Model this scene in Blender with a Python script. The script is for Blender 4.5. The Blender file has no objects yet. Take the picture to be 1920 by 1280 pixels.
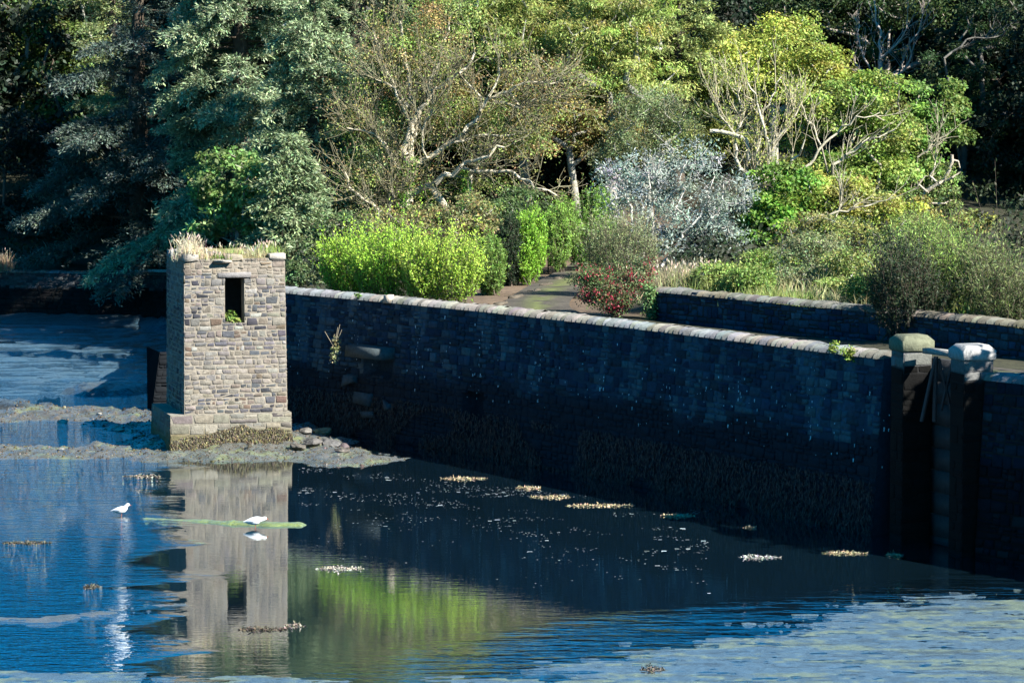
import bpy, bmesh, math, random
import numpy as np
from mathutils import Vector

SC = bpy.context.scene
COL = SC.collection
PI = math.pi
R = math.radians

# ------------------------------------------------------------------ camera, sky, sun, exposure
F = 5360.0            # focal length in pixels of the 1920-wide photograph
H = 9.8               # eye height above the water
HORIZON = 192.0
PITCH = math.atan((640 - HORIZON) / F)
cam = bpy.data.cameras.new('camera')
cam.sensor_width = 36.0
cam.lens = F / 1920 * 36.0
cam.clip_start = 0.5
cam.clip_end = 3000
cam_o = bpy.data.objects.new('camera', cam)
COL.objects.link(cam_o)
cam_o.location = (0, 0, H)
cam_o.rotation_euler = (PI / 2 - PITCH, 0, 0)
SC.camera = cam_o

SUN_AZ = R(123)       # clockwise from +Y
SUN_EL = R(37)
world = bpy.data.worlds.new('World')
SC.world = world
world.use_nodes = True
_nt = world.node_tree
_sky = _nt.nodes.new('ShaderNodeTexSky')
_sky.sky_type = 'NISHITA'
_sky.sun_disc = False
_sky.sun_elevation = SUN_EL
_sky.sun_rotation = SUN_AZ
_sky.ozone_density = 10.0
_sky.air_density = 1.0
_sky.dust_density = 0.2
_hs = _nt.nodes.new('ShaderNodeHueSaturation')
_hs.inputs['Saturation'].default_value = 1.75
_hs.inputs['Hue'].default_value = 0.483
_nt.links.new(_sky.outputs[0], _hs.inputs['Color'])
_nt.links.new(_hs.outputs[0], _nt.nodes['Background'].inputs[0])
_nt.nodes['Background'].inputs[1].default_value = 0.06
SUN = Vector((math.sin(SUN_AZ) * math.cos(SUN_EL), math.cos(SUN_AZ) * math.cos(SUN_EL), math.sin(SUN_EL)))
sl = bpy.data.lights.new('sun', 'SUN')
sl.energy = 5.0
sl.angle = R(0.5)
sl.color = (1.0, 0.955, 0.87)
sun_o = bpy.data.objects.new('sun', sl)
COL.objects.link(sun_o)
sun_o.rotation_euler = SUN.to_track_quat('Z', 'Y').to_euler()
SC.view_settings.view_transform = 'Standard'
SC.view_settings.look = 'None'
SC.view_settings.gamma = 1
SC.view_settings.exposure = 1.8
cy = SC.cycles
SC.render.engine = 'CYCLES'
cy.max_bounces = 5
cy.diffuse_bounces = 2
cy.glossy_bounces = 3
cy.transmission_bounces = 2
cy.sample_clamp_indirect = 4
cy.caustics_reflective = False
cy.caustics_refractive = False

# ------------------------------------------------------------------ helpers: survey of the photograph -> points in the place
_cp, _sp = math.cos(PITCH), math.sin(PITCH)
def ray(px, py):
    xc, yc = (px - 960) / F, -(py - 640) / F
    return np.array([xc, _cp + yc * _sp, yc * _cp - _sp])
def at_y(px, py, Y):
    d = ray(px, py); return np.array([0, 0, H]) + d * (Y / d[1])
def at_z(px, py, z):
    d = ray(px, py); return np.array([0, 0, H]) + d * ((z - H) / d[2])
def mpp(Y): return Y / F                         # metres per photo pixel at distance Y

def hash2(ix, iy, seed):
    n = (ix.astype(np.int64) * 374761393 + iy.astype(np.int64) * 668265263 + seed * 1442695041) & 0x7fffffff
    n = ((n ^ (n >> 13)) * 1274126177) & 0x7fffffff
    return ((n ^ (n >> 16)) & 0xffff) / 65535.0
def vnoise(x, y, seed=0):
    x = np.asarray(x, float); y = np.asarray(y, float)
    ix, iy = np.floor(x), np.floor(y); fx, fy = x - ix, y - iy
    fx = fx * fx * (3 - 2 * fx); fy = fy * fy * (3 - 2 * fy)
    a, b = hash2(ix, iy, seed), hash2(ix + 1, iy, seed)
    c, d = hash2(ix, iy + 1, seed), hash2(ix + 1, iy + 1, seed)
    return (a + (b - a) * fx) * (1 - fy) + (c + (d - c) * fx) * fy
def fbm(x, y, seed=0, o=4):
    s = 0; a = .5
    for k in range(o):
        s = s + a * vnoise(np.asarray(x) * 2 ** k, np.asarray(y) * 2 ** k, seed + k); a *= .5
    return s / (1 - .5 ** o)
def sstep(a, b, x):
    t = np.clip((np.asarray(x, float) - a) / (b - a), 0, 1); return t * t * (3 - 2 * t)
def nrm(v): return v / (np.linalg.norm(v, axis=-1, keepdims=True) + 1e-9)

class MB:
    """collects quads (with colour) and links them as one mesh"""
    def __init__(s): s.v = []; s.f = []; s.c = []; s.n = 0
    def add(s, v, f, c):
        v = np.asarray(v, float).reshape(-1, 3); f = np.asarray(f, np.int64).reshape(-1, 4)
        c = np.asarray(c, float)
        if c.ndim == 1: c = np.tile(c, (len(v), 1))
        s.v.append(v); s.f.append(f + s.n); s.c.append(c[:, :3]); s.n += len(v)
    def build(s, name, mat, parent=None, smooth=False, base=None):
        v = np.concatenate(s.v); f = np.concatenate(s.f); c = np.concatenate(s.c)
        org = np.array(parent_loc(parent)) if parent is not None else (np.array(base) if base is not None else np.zeros(3))
        v = v - org
        me = bpy.data.meshes.new(name)
        me.vertices.add(len(v)); me.vertices.foreach_set('co', v.ravel().astype(np.float32))
        me.loops.add(len(f) * 4); me.loops.foreach_set('vertex_index', f.ravel().astype(np.int32))
        me.polygons.add(len(f)); me.polygons.foreach_set('loop_start', (np.arange(len(f)) * 4).astype(np.int32))
        if smooth: me.polygons.foreach_set('use_smooth', np.ones(len(f), bool))
        at = me.color_attributes.new('Col', 'FLOAT_COLOR', 'POINT')
        at.data.foreach_set('color', np.concatenate([np.clip(c, 0, 1), np.ones((len(c), 1))], 1).ravel().astype(np.float32))
        me.update(calc_edges=True); me.validate()
        me.materials.append(mat)
        o = bpy.data.objects.new(name, me); COL.objects.link(o)
        if parent is not None: o.parent = parent
        else: o.location = org
        return o
def parent_loc(p):
    l = Vector((0, 0, 0))
    while p is not None: l += p.location; p = p.parent
    return l
def tag(o, label=None, cat=None, group=None, kind=None):
    if label: o['label'] = label
    if cat: o['category'] = cat
    if group: o['group'] = group
    if kind: o['kind'] = kind
    return o
def thing(name, label, cat, loc, group=None, kind=None):
    o = bpy.data.objects.new(name, None); o.empty_display_size = .3
    COL.objects.link(o); o.location = [float(a) for a in loc]
    return tag(o, label, cat, group, kind)
def copy_tree(o, parent=None):
    c = o.copy(); COL.objects.link(c)
    if parent is not None: c.parent = parent
    for ch in list(o.children): copy_tree(ch, c)
    return c

# ------------------------------------------------------------------ materials
def new_mat(name):
    m = bpy.data.materials.new(name); m.use_nodes = True
    nt = m.node_tree; nt.nodes.clear()
    out = nt.nodes.new('ShaderNodeOutputMaterial')
    def N(t, **k):
        n = nt.nodes.new(t)
        for a, b in k.items(): setattr(n, a, b)
        return n
    return m, nt, out, N, nt.links.new
def foliage_mat(name, transl=.3, gloss=.05, rough=.5):
    m, nt, out, N, L = new_mat(name)
    at = N('ShaderNodeAttribute', attribute_name='Col')
    d = N('ShaderNodeBsdfDiffuse'); t = N('ShaderNodeBsdfTranslucent'); g = N('ShaderNodeBsdfGlossy')
    g.inputs['Roughness'].default_value = rough
    hs = N('ShaderNodeHueSaturation'); hs.inputs['Value'].default_value = 1.2; hs.inputs['Hue'].default_value = .49
    m1 = N('ShaderNodeMixShader'); m2 = N('ShaderNodeMixShader')
    m1.inputs[0].default_value = transl; m2.inputs[0].default_value = gloss
    L(at.outputs['Color'], d.inputs[0]); L(at.outputs['Color'], hs.inputs['Color']); L(hs.outputs[0], t.inputs[0])
    L(d.outputs[0], m1.inputs[1]); L(t.outputs[0], m1.inputs[2]); L(m1.outputs[0], m2.inputs[1]); L(g.outputs[0], m2.inputs[2])
    L(m2.outputs[0], out.inputs[0])
    return m
def solid_mat(name, rough=.8, bump=.0, bscale=20, var=.25, vscale=8, spec=.3):
    """colour from the mesh (stone by stone), broken up by noise"""
    m, nt, out, N, L = new_mat(name)
    at = N('ShaderNodeAttribute', attribute_name='Col'); tc = N('ShaderNodeTexCoord')
    p = N('ShaderNodeBsdfPrincipled'); p.inputs['Roughness'].default_value = rough
    p.inputs['Specular IOR Level'].default_value = spec
    n1 = N('ShaderNodeTexNoise'); n1.inputs['Scale'].default_value = vscale; n1.inputs['Detail'].default_value = 6
    n1.inputs['Roughness'].default_value = .65
    L(tc.outputs['Object'], n1.inputs['Vector'])
    mr = N('ShaderNodeMapRange'); mr.inputs['From Min'].default_value = .3; mr.inputs['From Max'].default_value = .7
    mr.inputs['To Min'].default_value = 1 - var; mr.inputs['To Max'].default_value = 1 + var
    L(n1.outputs['Fac'], mr.inputs['Value'])
    vm = N('ShaderNodeVectorMath', operation='SCALE')
    L(at.outputs['Color'], vm.inputs[0]); L(mr.outputs[0], vm.inputs['Scale']); L(vm.outputs[0], p.inputs['Base Color'])
    if bump:
        n2 = N('ShaderNodeTexNoise'); n2.inputs['Scale'].default_value = bscale; n2.inputs['Detail'].default_value = 5
        b = N('ShaderNodeBump'); b.inputs['Distance'].default_value = bump; b.inputs['Strength'].default_value = 1
        L(tc.outputs['Object'], n2.inputs['Vector']); L(n2.outputs['Fac'], b.inputs['Height']); L(b.outputs[0], p.inputs['Normal'])
    L(p.outputs[0], out.inputs[0])
    return m
M_LEAF = foliage_mat('broad_leaf', .32, .02, .6)
M_NEEDLE = foliage_mat('needle', .22, .02, .6)
M_GRASS = foliage_mat('grass_blade', .35, .03, .6)
M_BARK = solid_mat('bark', .85, .02, 30, .35, 6)
M_STONE = solid_mat('rubble_stone', .9, .015, 30, .28, 9, .08)
def shaded_foot_mat():
    m, nt, out, N, L = new_mat('shade_black_stone')
    n = N('ShaderNodeTexNoise'); n.inputs['Scale'].default_value = 5; n.inputs['Detail'].default_value = 6
    r = N('ShaderNodeValToRGB'); r.color_ramp.elements[0].color = (.003, .004, .006, 1); r.color_ramp.elements[1].color = (.018, .02, .022, 1)
    d = N('ShaderNodeBsdfDiffuse'); L(n.outputs['Fac'], r.inputs[0]); L(r.outputs[0], d.inputs[0]); L(d.outputs[0], out.inputs[0]); return m
M_SHADED_FOOT = shaded_foot_mat()  # near-black stone: the footing's shade is put into its colour
M_ROCK = solid_mat('shore_rock', .75, .03, 14, .4, 5)
M_EARTH = solid_mat('earth', .95, .03, 8, .4, 2.5)
M_WEED = solid_mat('seaweed', .5, .02, 40, .4, 12)
M_IRON = solid_mat('dark_timber', .7, .01, 30, .3, 10)
M_BIRD = solid_mat('feather', .7, 0, 1, .05, 10)

# ------------------------------------------------------------------ generic mesh pieces
def tubes(mb, A, B, ra, rb, col, sides=6):
    A = np.asarray(A, float).reshape(-1, 3); B = np.asarray(B, float).reshape(-1, 3)
    n = len(A)
    if n == 0: return
    ra = np.broadcast_to(ra, (n,)); rb = np.broadcast_to(rb, (n,))
    d = nrm(B - A)
    ref = np.where(np.abs(d[:, 2:3]) > .9, np.array([[1., 0, 0]]), np.array([[0, 0, 1.]]))
    u = nrm(np.cross(d, ref)); w = np.cross(d, u)
    an = np.arange(sides) * 2 * PI / sides
    ring = u[:, None] * np.cos(an)[None, :, None] + w[:, None] * np.sin(an)[None, :, None]
    va = A[:, None] + ring * ra[:, None, None]; vb = B[:, None] + ring * rb[:, None, None]
    v = np.concatenate([va, vb], 1).reshape(-1, 3)
    k = np.arange(sides); k2 = (k + 1) % sides
    f = np.stack([k, k2, k2 + sides, k + sides], 1)
    f = (f[None] + (np.arange(n) * 2 * sides)[:, None, None]).reshape(-1, 4)
    c = np.asarray(col, float)
    if c.ndim == 2: c = np.repeat(c, 2 * sides, 0)
    mb.add(v, f, c)
def polytube(mb, pts, rad, col, sides=6):
    pts = np.asarray(pts, float); rad = np.broadcast_to(rad, (len(pts),))
    tubes(mb, pts[:-1], pts[1:], rad[:-1], rad[1:], col, sides)
def leaves(mb, P, A, Nn, L, W, col, fold=.12):
    """one rhombic leaf per row"""
    n = len(P); L = np.broadcast_to(L, (n,))[:, None]; W = np.broadcast_to(W, (n,))[:, None]
    A = nrm(A); S = nrm(np.cross(A, Nn)); N2 = np.cross(S, A)
    m = P + A * L * .45 - N2 * W * fold
    v = np.stack([P, m + S * W * .5, P + A * L - N2 * W * fold, m - S * W * .5], 1).reshape(-1, 3)
    f = np.arange(n * 4).reshape(-1, 4)
    mb.add(v, f, np.repeat(col, 4, 0))
def jitcol(rng, base, n, v=.25, hue=.12):
    b = np.asarray(base, float)
    c = np.broadcast_to(b, (n, 3)) if b.ndim == 1 else b
    return np.clip(c * (1 + rng.normal(0, v, (n, 1))) * (1 + rng.normal(0, hue, (n, 3))), .004, .9)
def clump_leaves(mb, rng, C, Rr, n, L, W, base, flat=.55, up=.9, droop=.25, cvar=.25, v=.22, hue=.1):
    """n leaves round every clump centre; base colour may be per clump"""
    C = np.asarray(C); k = len(C)
    cc = jitcol(rng, base, k, cvar, .08)
    idx = np.repeat(np.arange(k), n); m = len(idx)
    Rr = np.broadcast_to(Rr, (k,))[idx][:, None]
    off = nrm(rng.normal(size=(m, 3))) * rng.random((m, 1)) ** .45
    off[:, 2] *= flat
    P = C[idx] + off * Rr
    Nn = nrm(rng.normal(size=(m, 3)) * .75 + np.array([0, 0, up]) + off * .6)
    A = rng.normal(size=(m, 3)) + off * 1.2; A = A - Nn * (A * Nn).sum(1, keepdims=True); A[:, 2] -= droop
    leaves(mb, P, A, Nn, L * rng.uniform(.6, 1.25, m), W * rng.uniform(.6, 1.25, m), jitcol(rng, cc[idx], m, v, hue))
def box(mb, x0, x1, y0, y1, z0, z1, col, M=None):
    v = np.array([[x, y, z] for z in (z0, z1) for y in (y0, y1) for x in (x0, x1)], float)
    f = [[0, 2, 3, 1], [4, 5, 7, 6], [0, 1, 5, 4], [2, 6, 7, 3], [0, 4, 6, 2], [1, 3, 7, 5]]
    if M is not None: v = M(v)
    mb.add(v, f, col)
def chamfer_box(mb, sx, sy, z0, z1, c, col, M, top=0):
    """bevelled block centred on the local origin"""
    rings = [(sx - c, sy - c, z0), (sx, sy, z0 + c), (sx, sy, z1 - c - top), (sx - c - top, sy - c - top, z1)]
    v = []
    for a, b, z in rings:
        q = min(c, a * .3)
        v += [(-a, -b + q, z), (-a + q, -b, z), (a - q, -b, z), (a, -b + q, z), (a, b - q, z), (a - q, b, z), (-a + q, b, z), (-a, b - q, z)]
    f = []
    for r in range(3):
        for k in range(8): f.append([r * 8 + k, r * 8 + (k + 1) % 8, r * 8 + 8 + (k + 1) % 8, r * 8 + 8 + k])
    t = 24
    f += [[t, t + 1, t + 2, t + 3], [t, t + 3, t + 4, t + 7], [t + 4, t + 5, t + 6, t + 7]]
    f += [[3, 2, 1, 0], [7, 4, 3, 0], [7, 6, 5, 4]]
    mb.add(M(np.array(v, float)), f, col)

# ------------------------------------------------------------------ the lie of the land
WALL = np.array([(-10.9, 92.4), (-9.2, 90.2), (-6.91, 87.2), (-4.4, 84.1), (-1.2, 80.0), (-.29, 78.7), (3.54, 72.9), (8.6, 64.3)])
class Path:
    def __init__(s, pts, step=.1):
        p = np.array(pts, float)
        t = np.r_[0, np.cumsum(np.linalg.norm(np.diff(p, axis=0), axis=1))]
        tt = np.arange(0, t[-1], step)
        q = np.stack([np.interp(tt, t, p[:, 0]), np.interp(tt, t, p[:, 1])], 1)
        k = 25
        qq = np.concatenate([q[0] + (q[0] - q[1]) * np.arange(k, 0, -1)[:, None], q, q[-1] + (q[-1] - q[-2]) * np.arange(1, k + 1)[:, None]])
        ker = np.hanning(2 * k + 1); ker /= ker.sum()
        s.q = np.stack([np.convolve(qq[:, j], ker, 'valid') for j in (0, 1)], 1)
        s.t = np.r_[0, np.cumsum(np.linalg.norm(np.diff(s.q, axis=0), axis=1))]
        s.L = s.t[-1]
        tg = nrm(np.gradient(s.q, axis=0)); s.tg = tg
    def at(s, u):
        u = np.asarray(u, float)
        p = np.stack([np.interp(u, s.t, s.q[:, j]) for j in (0, 1)], -1)
        g = nrm(np.stack([np.interp(u, s.t, s.tg[:, j]) for j in (0, 1)], -1))
        n = np.stack([g[..., 1], -g[..., 0]], -1)       # to the right of travel
        # travelling from the far left end towards the viewer the water is on the right hand side
        over = np.clip(u - s.L, 0, None) + np.clip(u, None, 0)
        return p + g * over[..., None], n
    def u_at_px(s, px):
        x = 960 + F * s.q[:, 0] / s.q[:, 1]
        return float(s.t[np.argmin(np.abs(x - px))])
WP = Path(WALL)
_n = WP.at(np.array([10.]))[1][0]
WN = _n if _n[0] < 0 else -_n
def seg_dist(X, Y, pts):
    best = None
    for a, b in zip(pts[:-1], pts[1:]):
        a = np.array(a); b = np.array(b); ab = b - a
        t = np.clip(((X - a[0]) * ab[0] + (Y - a[1]) * ab[1]) / (ab @ ab), 0, 1)
        d = np.hypot(X - a[0] - t * ab[0], Y - a[1] - t * ab[1])
        best = d if best is None else np.minimum(best, d)
    return best
W2 = np.array([(4.05, 81.9), (9.6, 73.4), (12.5, 68.6), (18, 59.5), (24, 50)])
ROAD = [(16.2, 56), (9.9, 66), (1.9, 79.5), (.7, 84), (.75, 88), (1.4, 94), (2.3, 101), (3.2, 108), (5, 118)]
ROADZ = 3.62
def side_w2(X, Y):           # >0 behind the far parapet
    best = np.full(np.shape(X), -9.)
    d = np.array([-.54, .84]); a = W2[0]
    # signed distance to the wall's line, to the right/away
    nx, ny = .84, .54
    return (X - a[0]) * nx + (Y - a[1]) * ny
def land_z(X, Y):
    X = np.asarray(X, float); Y = np.asarray(Y, float)
    hill = .10 * np.clip(Y - 108, 0, None) + .05 * np.clip(Y - 125, 0, None)
    z = 3.55 + hill
    zl = 2.2 + .1 * np.clip(Y - 131, 0, None) + .2 * np.clip(Y - 138, 0, None)
    w = sstep(-9, -14, X); z = z * (1 - w) + np.minimum(z, zl) * w
    s = side_w2(X, Y); back = np.clip(s, 0, None)
    z = z + sstep(.3, 1.5, s) * (.7 + .02 * np.minimum(back, 60)) * sstep(3, 6, X + .0 * Y)
    z = z + (fbm(X * .25, Y * .25, 5) - .5) * .5
    d = seg_dist(X, Y, ROAD)
    w = 1 - sstep(2.0, 4.0, d)
    rz = ROADZ + .10 * np.clip(Y - 108, 0, None)
    return z * (1 - w) + rz * w
def lz(X, Y): return float(land_z(np.array([X]), np.array([Y]))[0])

def in_poly(X, Y, poly):
    r = np.zeros(X.shape, bool); n = len(poly)
    for i in range(n):
        x1, y1 = poly[i]; x2, y2 = poly[(i + 1) % n]
        c = ((y1 > Y) != (y2 > Y)) & (X < (x2 - x1) * (Y - y1) / (y2 - y1 + 1e-12) + x1)
        r ^= c
    return r
SHORE = [(-10.9, 92.4), (-11.2, 98), (-12.2, 112), (-13.5, 122), (-15, 127.2), (-22, 129.2), (-34, 131), (-60, 133), (-130, 136)]
_wq = WP.at(np.linspace(0, WP.L + 16, 60))[0] - WN * .3
LANDPOLY = [tuple(p) for p in _wq] + [(60, 20), (300, 20), (300, 420), (-300, 420), (-300, 140)] + [(x, y + .35) for x, y in SHORE[::-1]]
def grid_mesh(xs, ys, zf, colf, keep=None):
    X, Y = np.meshgrid(xs, ys)
    Z = zf(X, Y); C = colf(X, Y, Z)
    v = np.stack([X, Y, Z], -1).reshape(-1, 3)
    i = np.arange(len(ys) - 1)[:, None] * len(xs) + np.arange(len(xs) - 1)[None]
    f = np.stack([i, i + 1, i + 1 + len(xs), i + len(xs)], -1).reshape(-1, 4)
    if keep is not None:
        k = keep(X, Y).ravel()
        f = f[k[f].all(1)]
        used = np.unique(f); mp = np.full(len(v), -1); mp[used] = np.arange(len(used))
        v, f, C = v[used], mp[f], C.reshape(-1, 3)[used]
    mb = MB(); mb.add(v, f, C.reshape(-1, 3)); return mb
def nonuni(a0, a1, step, far, grow=1.25):
    mid = list(np.arange(a0, a1 + step * .5, step)); s = step
    lo, hi = [], []
    x = a0
    while x > far[0]: s *= grow; x -= s; lo.append(x)
    x = a1; s = step
    while x < far[1]: s *= grow; x += s; hi.append(x)
    return np.array(lo[::-1] + mid + hi)
def land_col(X, Y, Z):
    n = fbm(X * .6, Y * .6, 9)
    d = seg_dist(X, Y, ROAD)
    c = np.array([.018, .018, .012]) + np.array([.02, .02, .005]) * n[..., None]  # slope darkened, shade beneath the trees is in the ground colour
    lit = np.array([.10, .07, .045]) * (.6 + .8 * n[..., None])        # leaf litter along the verge
    w = (1 - sstep(2.6, 4.6, d + n * 1.2))[..., None] * (Y > 83)[..., None]
    return c * (1 - w) + lit * w
xs = nonuni(-40, 40, .4, (-300, 300)); ys = nonuni(56, 150, .4, (20, 420))
g = grid_mesh(xs, ys, land_z, land_col, lambda X, Y: in_poly(X, Y, LANDPOLY))
tag(g.build('hillside_ground', M_EARTH, smooth=True), 'dark wooded hillside behind the sea wall', kind='structure')

# road along the causeway and away between the hedges
rp = Path(ROAD, .15)
us = np.arange(0, rp.L, .3); pp, nn = rp.at(us)
mb = MB(); K = np.linspace(-1.0, 1.0, 9)
X = pp[:, None, 0] + nn[:, None, 0] * K; Y = pp[:, None, 1] + nn[:, None, 1] * K
Z = land_z(X, Y) + .05 + .05 * (1 - (K / 1.55) ** 2)
rc = .05 * (.6 + .8 * fbm(X * 1.5, Y * 1.5, 3))[..., None] * np.array([1.05, .9, .7])  # hedge shade put into the lane's surface colour
strip = np.exp(-(K / .35) ** 2)[None, :, None] * (fbm(X * 2, Y * .7, 4) > .42)[..., None]
rc = rc * (1 - .7 * strip) + np.array([.1, .12, .03]) * .7 * strip
i = np.arange(len(us) - 1)[:, None] * 9 + np.arange(8)[None]
mb.add(np.stack([X, Y, Z], -1), np.stack([i, i + 1, i + 10, i + 9], -1), rc.reshape(-1, 3))
tag(mb.build('road', M_EARTH, smooth=True), 'narrow grey lane with a mossy middle between the hedges', kind='structure')

# ------------------------------------------------------------------ mud, weed banks and water
def line_mask(X, Y, pts, w):
    return np.exp(-(seg_dist(X, Y, pts) / w) ** 2)
def gz(px, py): p = at_z(px, py, 0); return (p[0], p[1])
RFLAT = [gz(*p) for p in ((-400, 1236), (200, 1244), (640, 1262), (860, 1258), (1050, 1226), (1250, 1188), (1450, 1156), (1650, 1120), (1800, 1108), (2200, 1092))]
_rx = np.array([p[0] for p in RFLAT]); _ry = np.array([p[1] for p in RFLAT])
BAR_NEAR = [gz(-200, 846), gz(120, 848), gz(310, 852), gz(480, 850), gz(590, 848), gz(640, 858)]
BAR_FAR = [gz(-60, 779), gz(60, 780), gz(170, 776), gz(260, 790), gz(330, 812)]
LEFTBAR = [gz(-60, 1160), gz(80, 1163), gz(190, 1146), gz(330, 1133)]
ALGBAR = [gz(272, 971), gz(350, 975), gz(430, 981), gz(500, 984), gz(560, 984)]
_wallpts = [tuple(p) for p in WP.at(np.linspace(1.0, WP.L + 14, 40))[0] + WN * 1.0]
def mud_parts(X, Y):
    rough = fbm(X * 1.1, Y * 1.1, 31, 5) - .5
    fine = fbm(X * 4, Y * 2.5, 41, 4) - .5
    streak = fbm(X * .9, Y * 5, 51, 4) - .5
    edge = np.interp(X, _rx, _ry)
    r = sstep(-2.0, 2.2, edge - Y + rough * 2.6 + streak * 2.0)
    near = line_mask(X, Y, BAR_NEAR, 2.2 + rough * 1.2)
    tow = np.exp(-((np.hypot((X + 7.9) / 1.15, Y - 82.0)) / 3.0) ** 4)
    far = line_mask(X, Y, BAR_FAR, 1.7 + rough * 1.6)
    wal = line_mask(X, Y, _wallpts, 1.3) * sstep(-8, -5, X)
    wal = wal * (-.3 + 1.3 * sstep(-4.6, -6.4, X))
    lb = line_mask(X, Y, LEFTBAR, .9 + rough * .8) * sstep(-5.2, -6.6, X)
    alg = line_mask(X, Y, ALGBAR, .3)
    return rough, fine, streak, r, near, tow, far, wal, lb, alg
def mud_z(X, Y):
    rough, fine, streak, r, near, tow, far, wal, lb, alg = mud_parts(X, Y)
    land = np.maximum.reduce([near * .26, tow * .42, far * .34, wal * .55])
    z = -.16 + land + (rough * .3 + fine * .2 + (fbm(X * 9, Y * 7, 45, 3) - .5) * .08) * sstep(.05, .25, land) 
    z = z + r * (.183 + streak * .05 + fine * .035 + (fbm(X * 5, Y * 14, 47, 3) - .5) * .06 + (vnoise(X * 6, Y * 11, 49) - .5) * .04) + lb * (.165 + fine * .05 + streak * .07 + (fbm(X * 6, Y * 12, 48, 3) - .5) * .06)
    low = (np.maximum(r, lb) > .02) & (land < .05); z = np.where(low & (z > .003), .003 + (z - .003) * .12, z)
    z = z + alg * (.24 + fine * .08 + rough * .06) * (.72 + .28 * sstep(-8.2, -6.2, X))
    shore = sstep(3.0, 0, seg_dist(X, Y, [(x, y) for x, y in SHORE])) * (X < -10) * (Y > 123)
    z = z + shore * (.55 + fine * .5)
    cr = sstep(92.5, 96, Y) * sstep(129, 126, Y) * (X < -8)
    hump = sstep(.5, .62, fbm(X * .22 + 3, Y * .5, 57, 4)) * sstep(101, 97, Y) * sstep(88, 91, Y) * (X < -9)
    z = np.maximum(z, np.where(cr > .02, -.16 + cr * (.15 + fine * .12 + streak * .22), -9)); z = np.maximum(z, np.where(hump > .02, -.16 + hump * (.4 + fine * .3), -9))
    d = np.hypot(X, np.clip(Y - 70, -60, 200))
    return np.where(in_poly(X, Y, LANDPOLY) & (wal < .2), -.5, z)
def mud_col(X, Y, Z):
    rough, fine, streak, r, near, tow, far, wal, lb, alg = mud_parts(X, Y)
    n = fbm(X * 2.2, Y * 2.2, 61, 4)[..., None]; n2 = fbm(X * 7, Y * 5, 71, 3)[..., None]; n3 = fbm(X * .8, Y * 3.2, 81, 4)[..., None]
    mud = np.array([.062, .049, .034]) * (.45 + 1.1 * n2)
    weed = np.array([.05, .042, .022]) * (.5 + n2)
    green = np.array([.12, .125, .035]) * (.6 + .8 * n2)
    c = mud
    w = sstep(.5, .62, n); c = c * (1 - w) + weed * w
    w = sstep(.6, .68, fbm(X * 1.3, Y * 1.6, 91, 4)[..., None]) * .8; c = c * (1 - w) + green * w
    rf = np.array([.03, .06, .09]) * (.4 + 1.2 * n2)                       # wet foreground flat, blue of the reflected sky mixed into its colour
    ga = sstep(.48, .62, n3 + .5 * (n2 - .5)) * .75
    rf = rf * (1 - ga) + np.array([.10, .115, .04]) * (.5 + 1.0 * n2) * ga
    dk = sstep(.63, .7, fbm(X * 1.7, Y * 7, 93, 3)[..., None]); rf = rf * (1 - .75 * dk)
    c = c * (1 - r[..., None]) + rf * r[..., None]
    a = sstep(.25, .5, alg)[..., None]; c = c * (1 - a) + np.array([.12, .15, .035]) * (.55 + .9 * n2) * a
    a = sstep(.12, .3, np.abs(wal))[..., None]; c = c * (1 - a) + np.array([.035, .03, .022]) * a
    a = (sstep(92, 95, Y) * (X < -8))[..., None]; c = c * (1 - a) + np.array([.004, .03, .055]) * (.4 + 1.2 * n2) * a  # far creek mud tinted blue for the sky it would mirror
    a = (sstep(.5, .6, fbm(X * .22 + 3, Y * .5, 57, 4)) * sstep(101, 97, Y) * sstep(88, 91, Y) * (X < -9))[..., None]; c = c * (1 - a) + np.array([.015, .014, .012]) * a
    a = (sstep(125.5, 127.5, Y) * (X < -11))[..., None]; c = c * (1 - a) + np.array([.008, .008, .008]) * a
    return c
xs = nonuni(-15.5, 13, .09, (-300, 300), 1.2)
ys = np.concatenate([nonuni(46, 60, .045, (-60, 60), 1.25)[:-1], np.arange(60.1, 92, .1), nonuni(92, 134, .25, (91.9, 420), 1.2)])
ys = np.unique(np.round(ys, 4))
g = grid_mesh(xs, ys, mud_z, mud_col)

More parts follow.
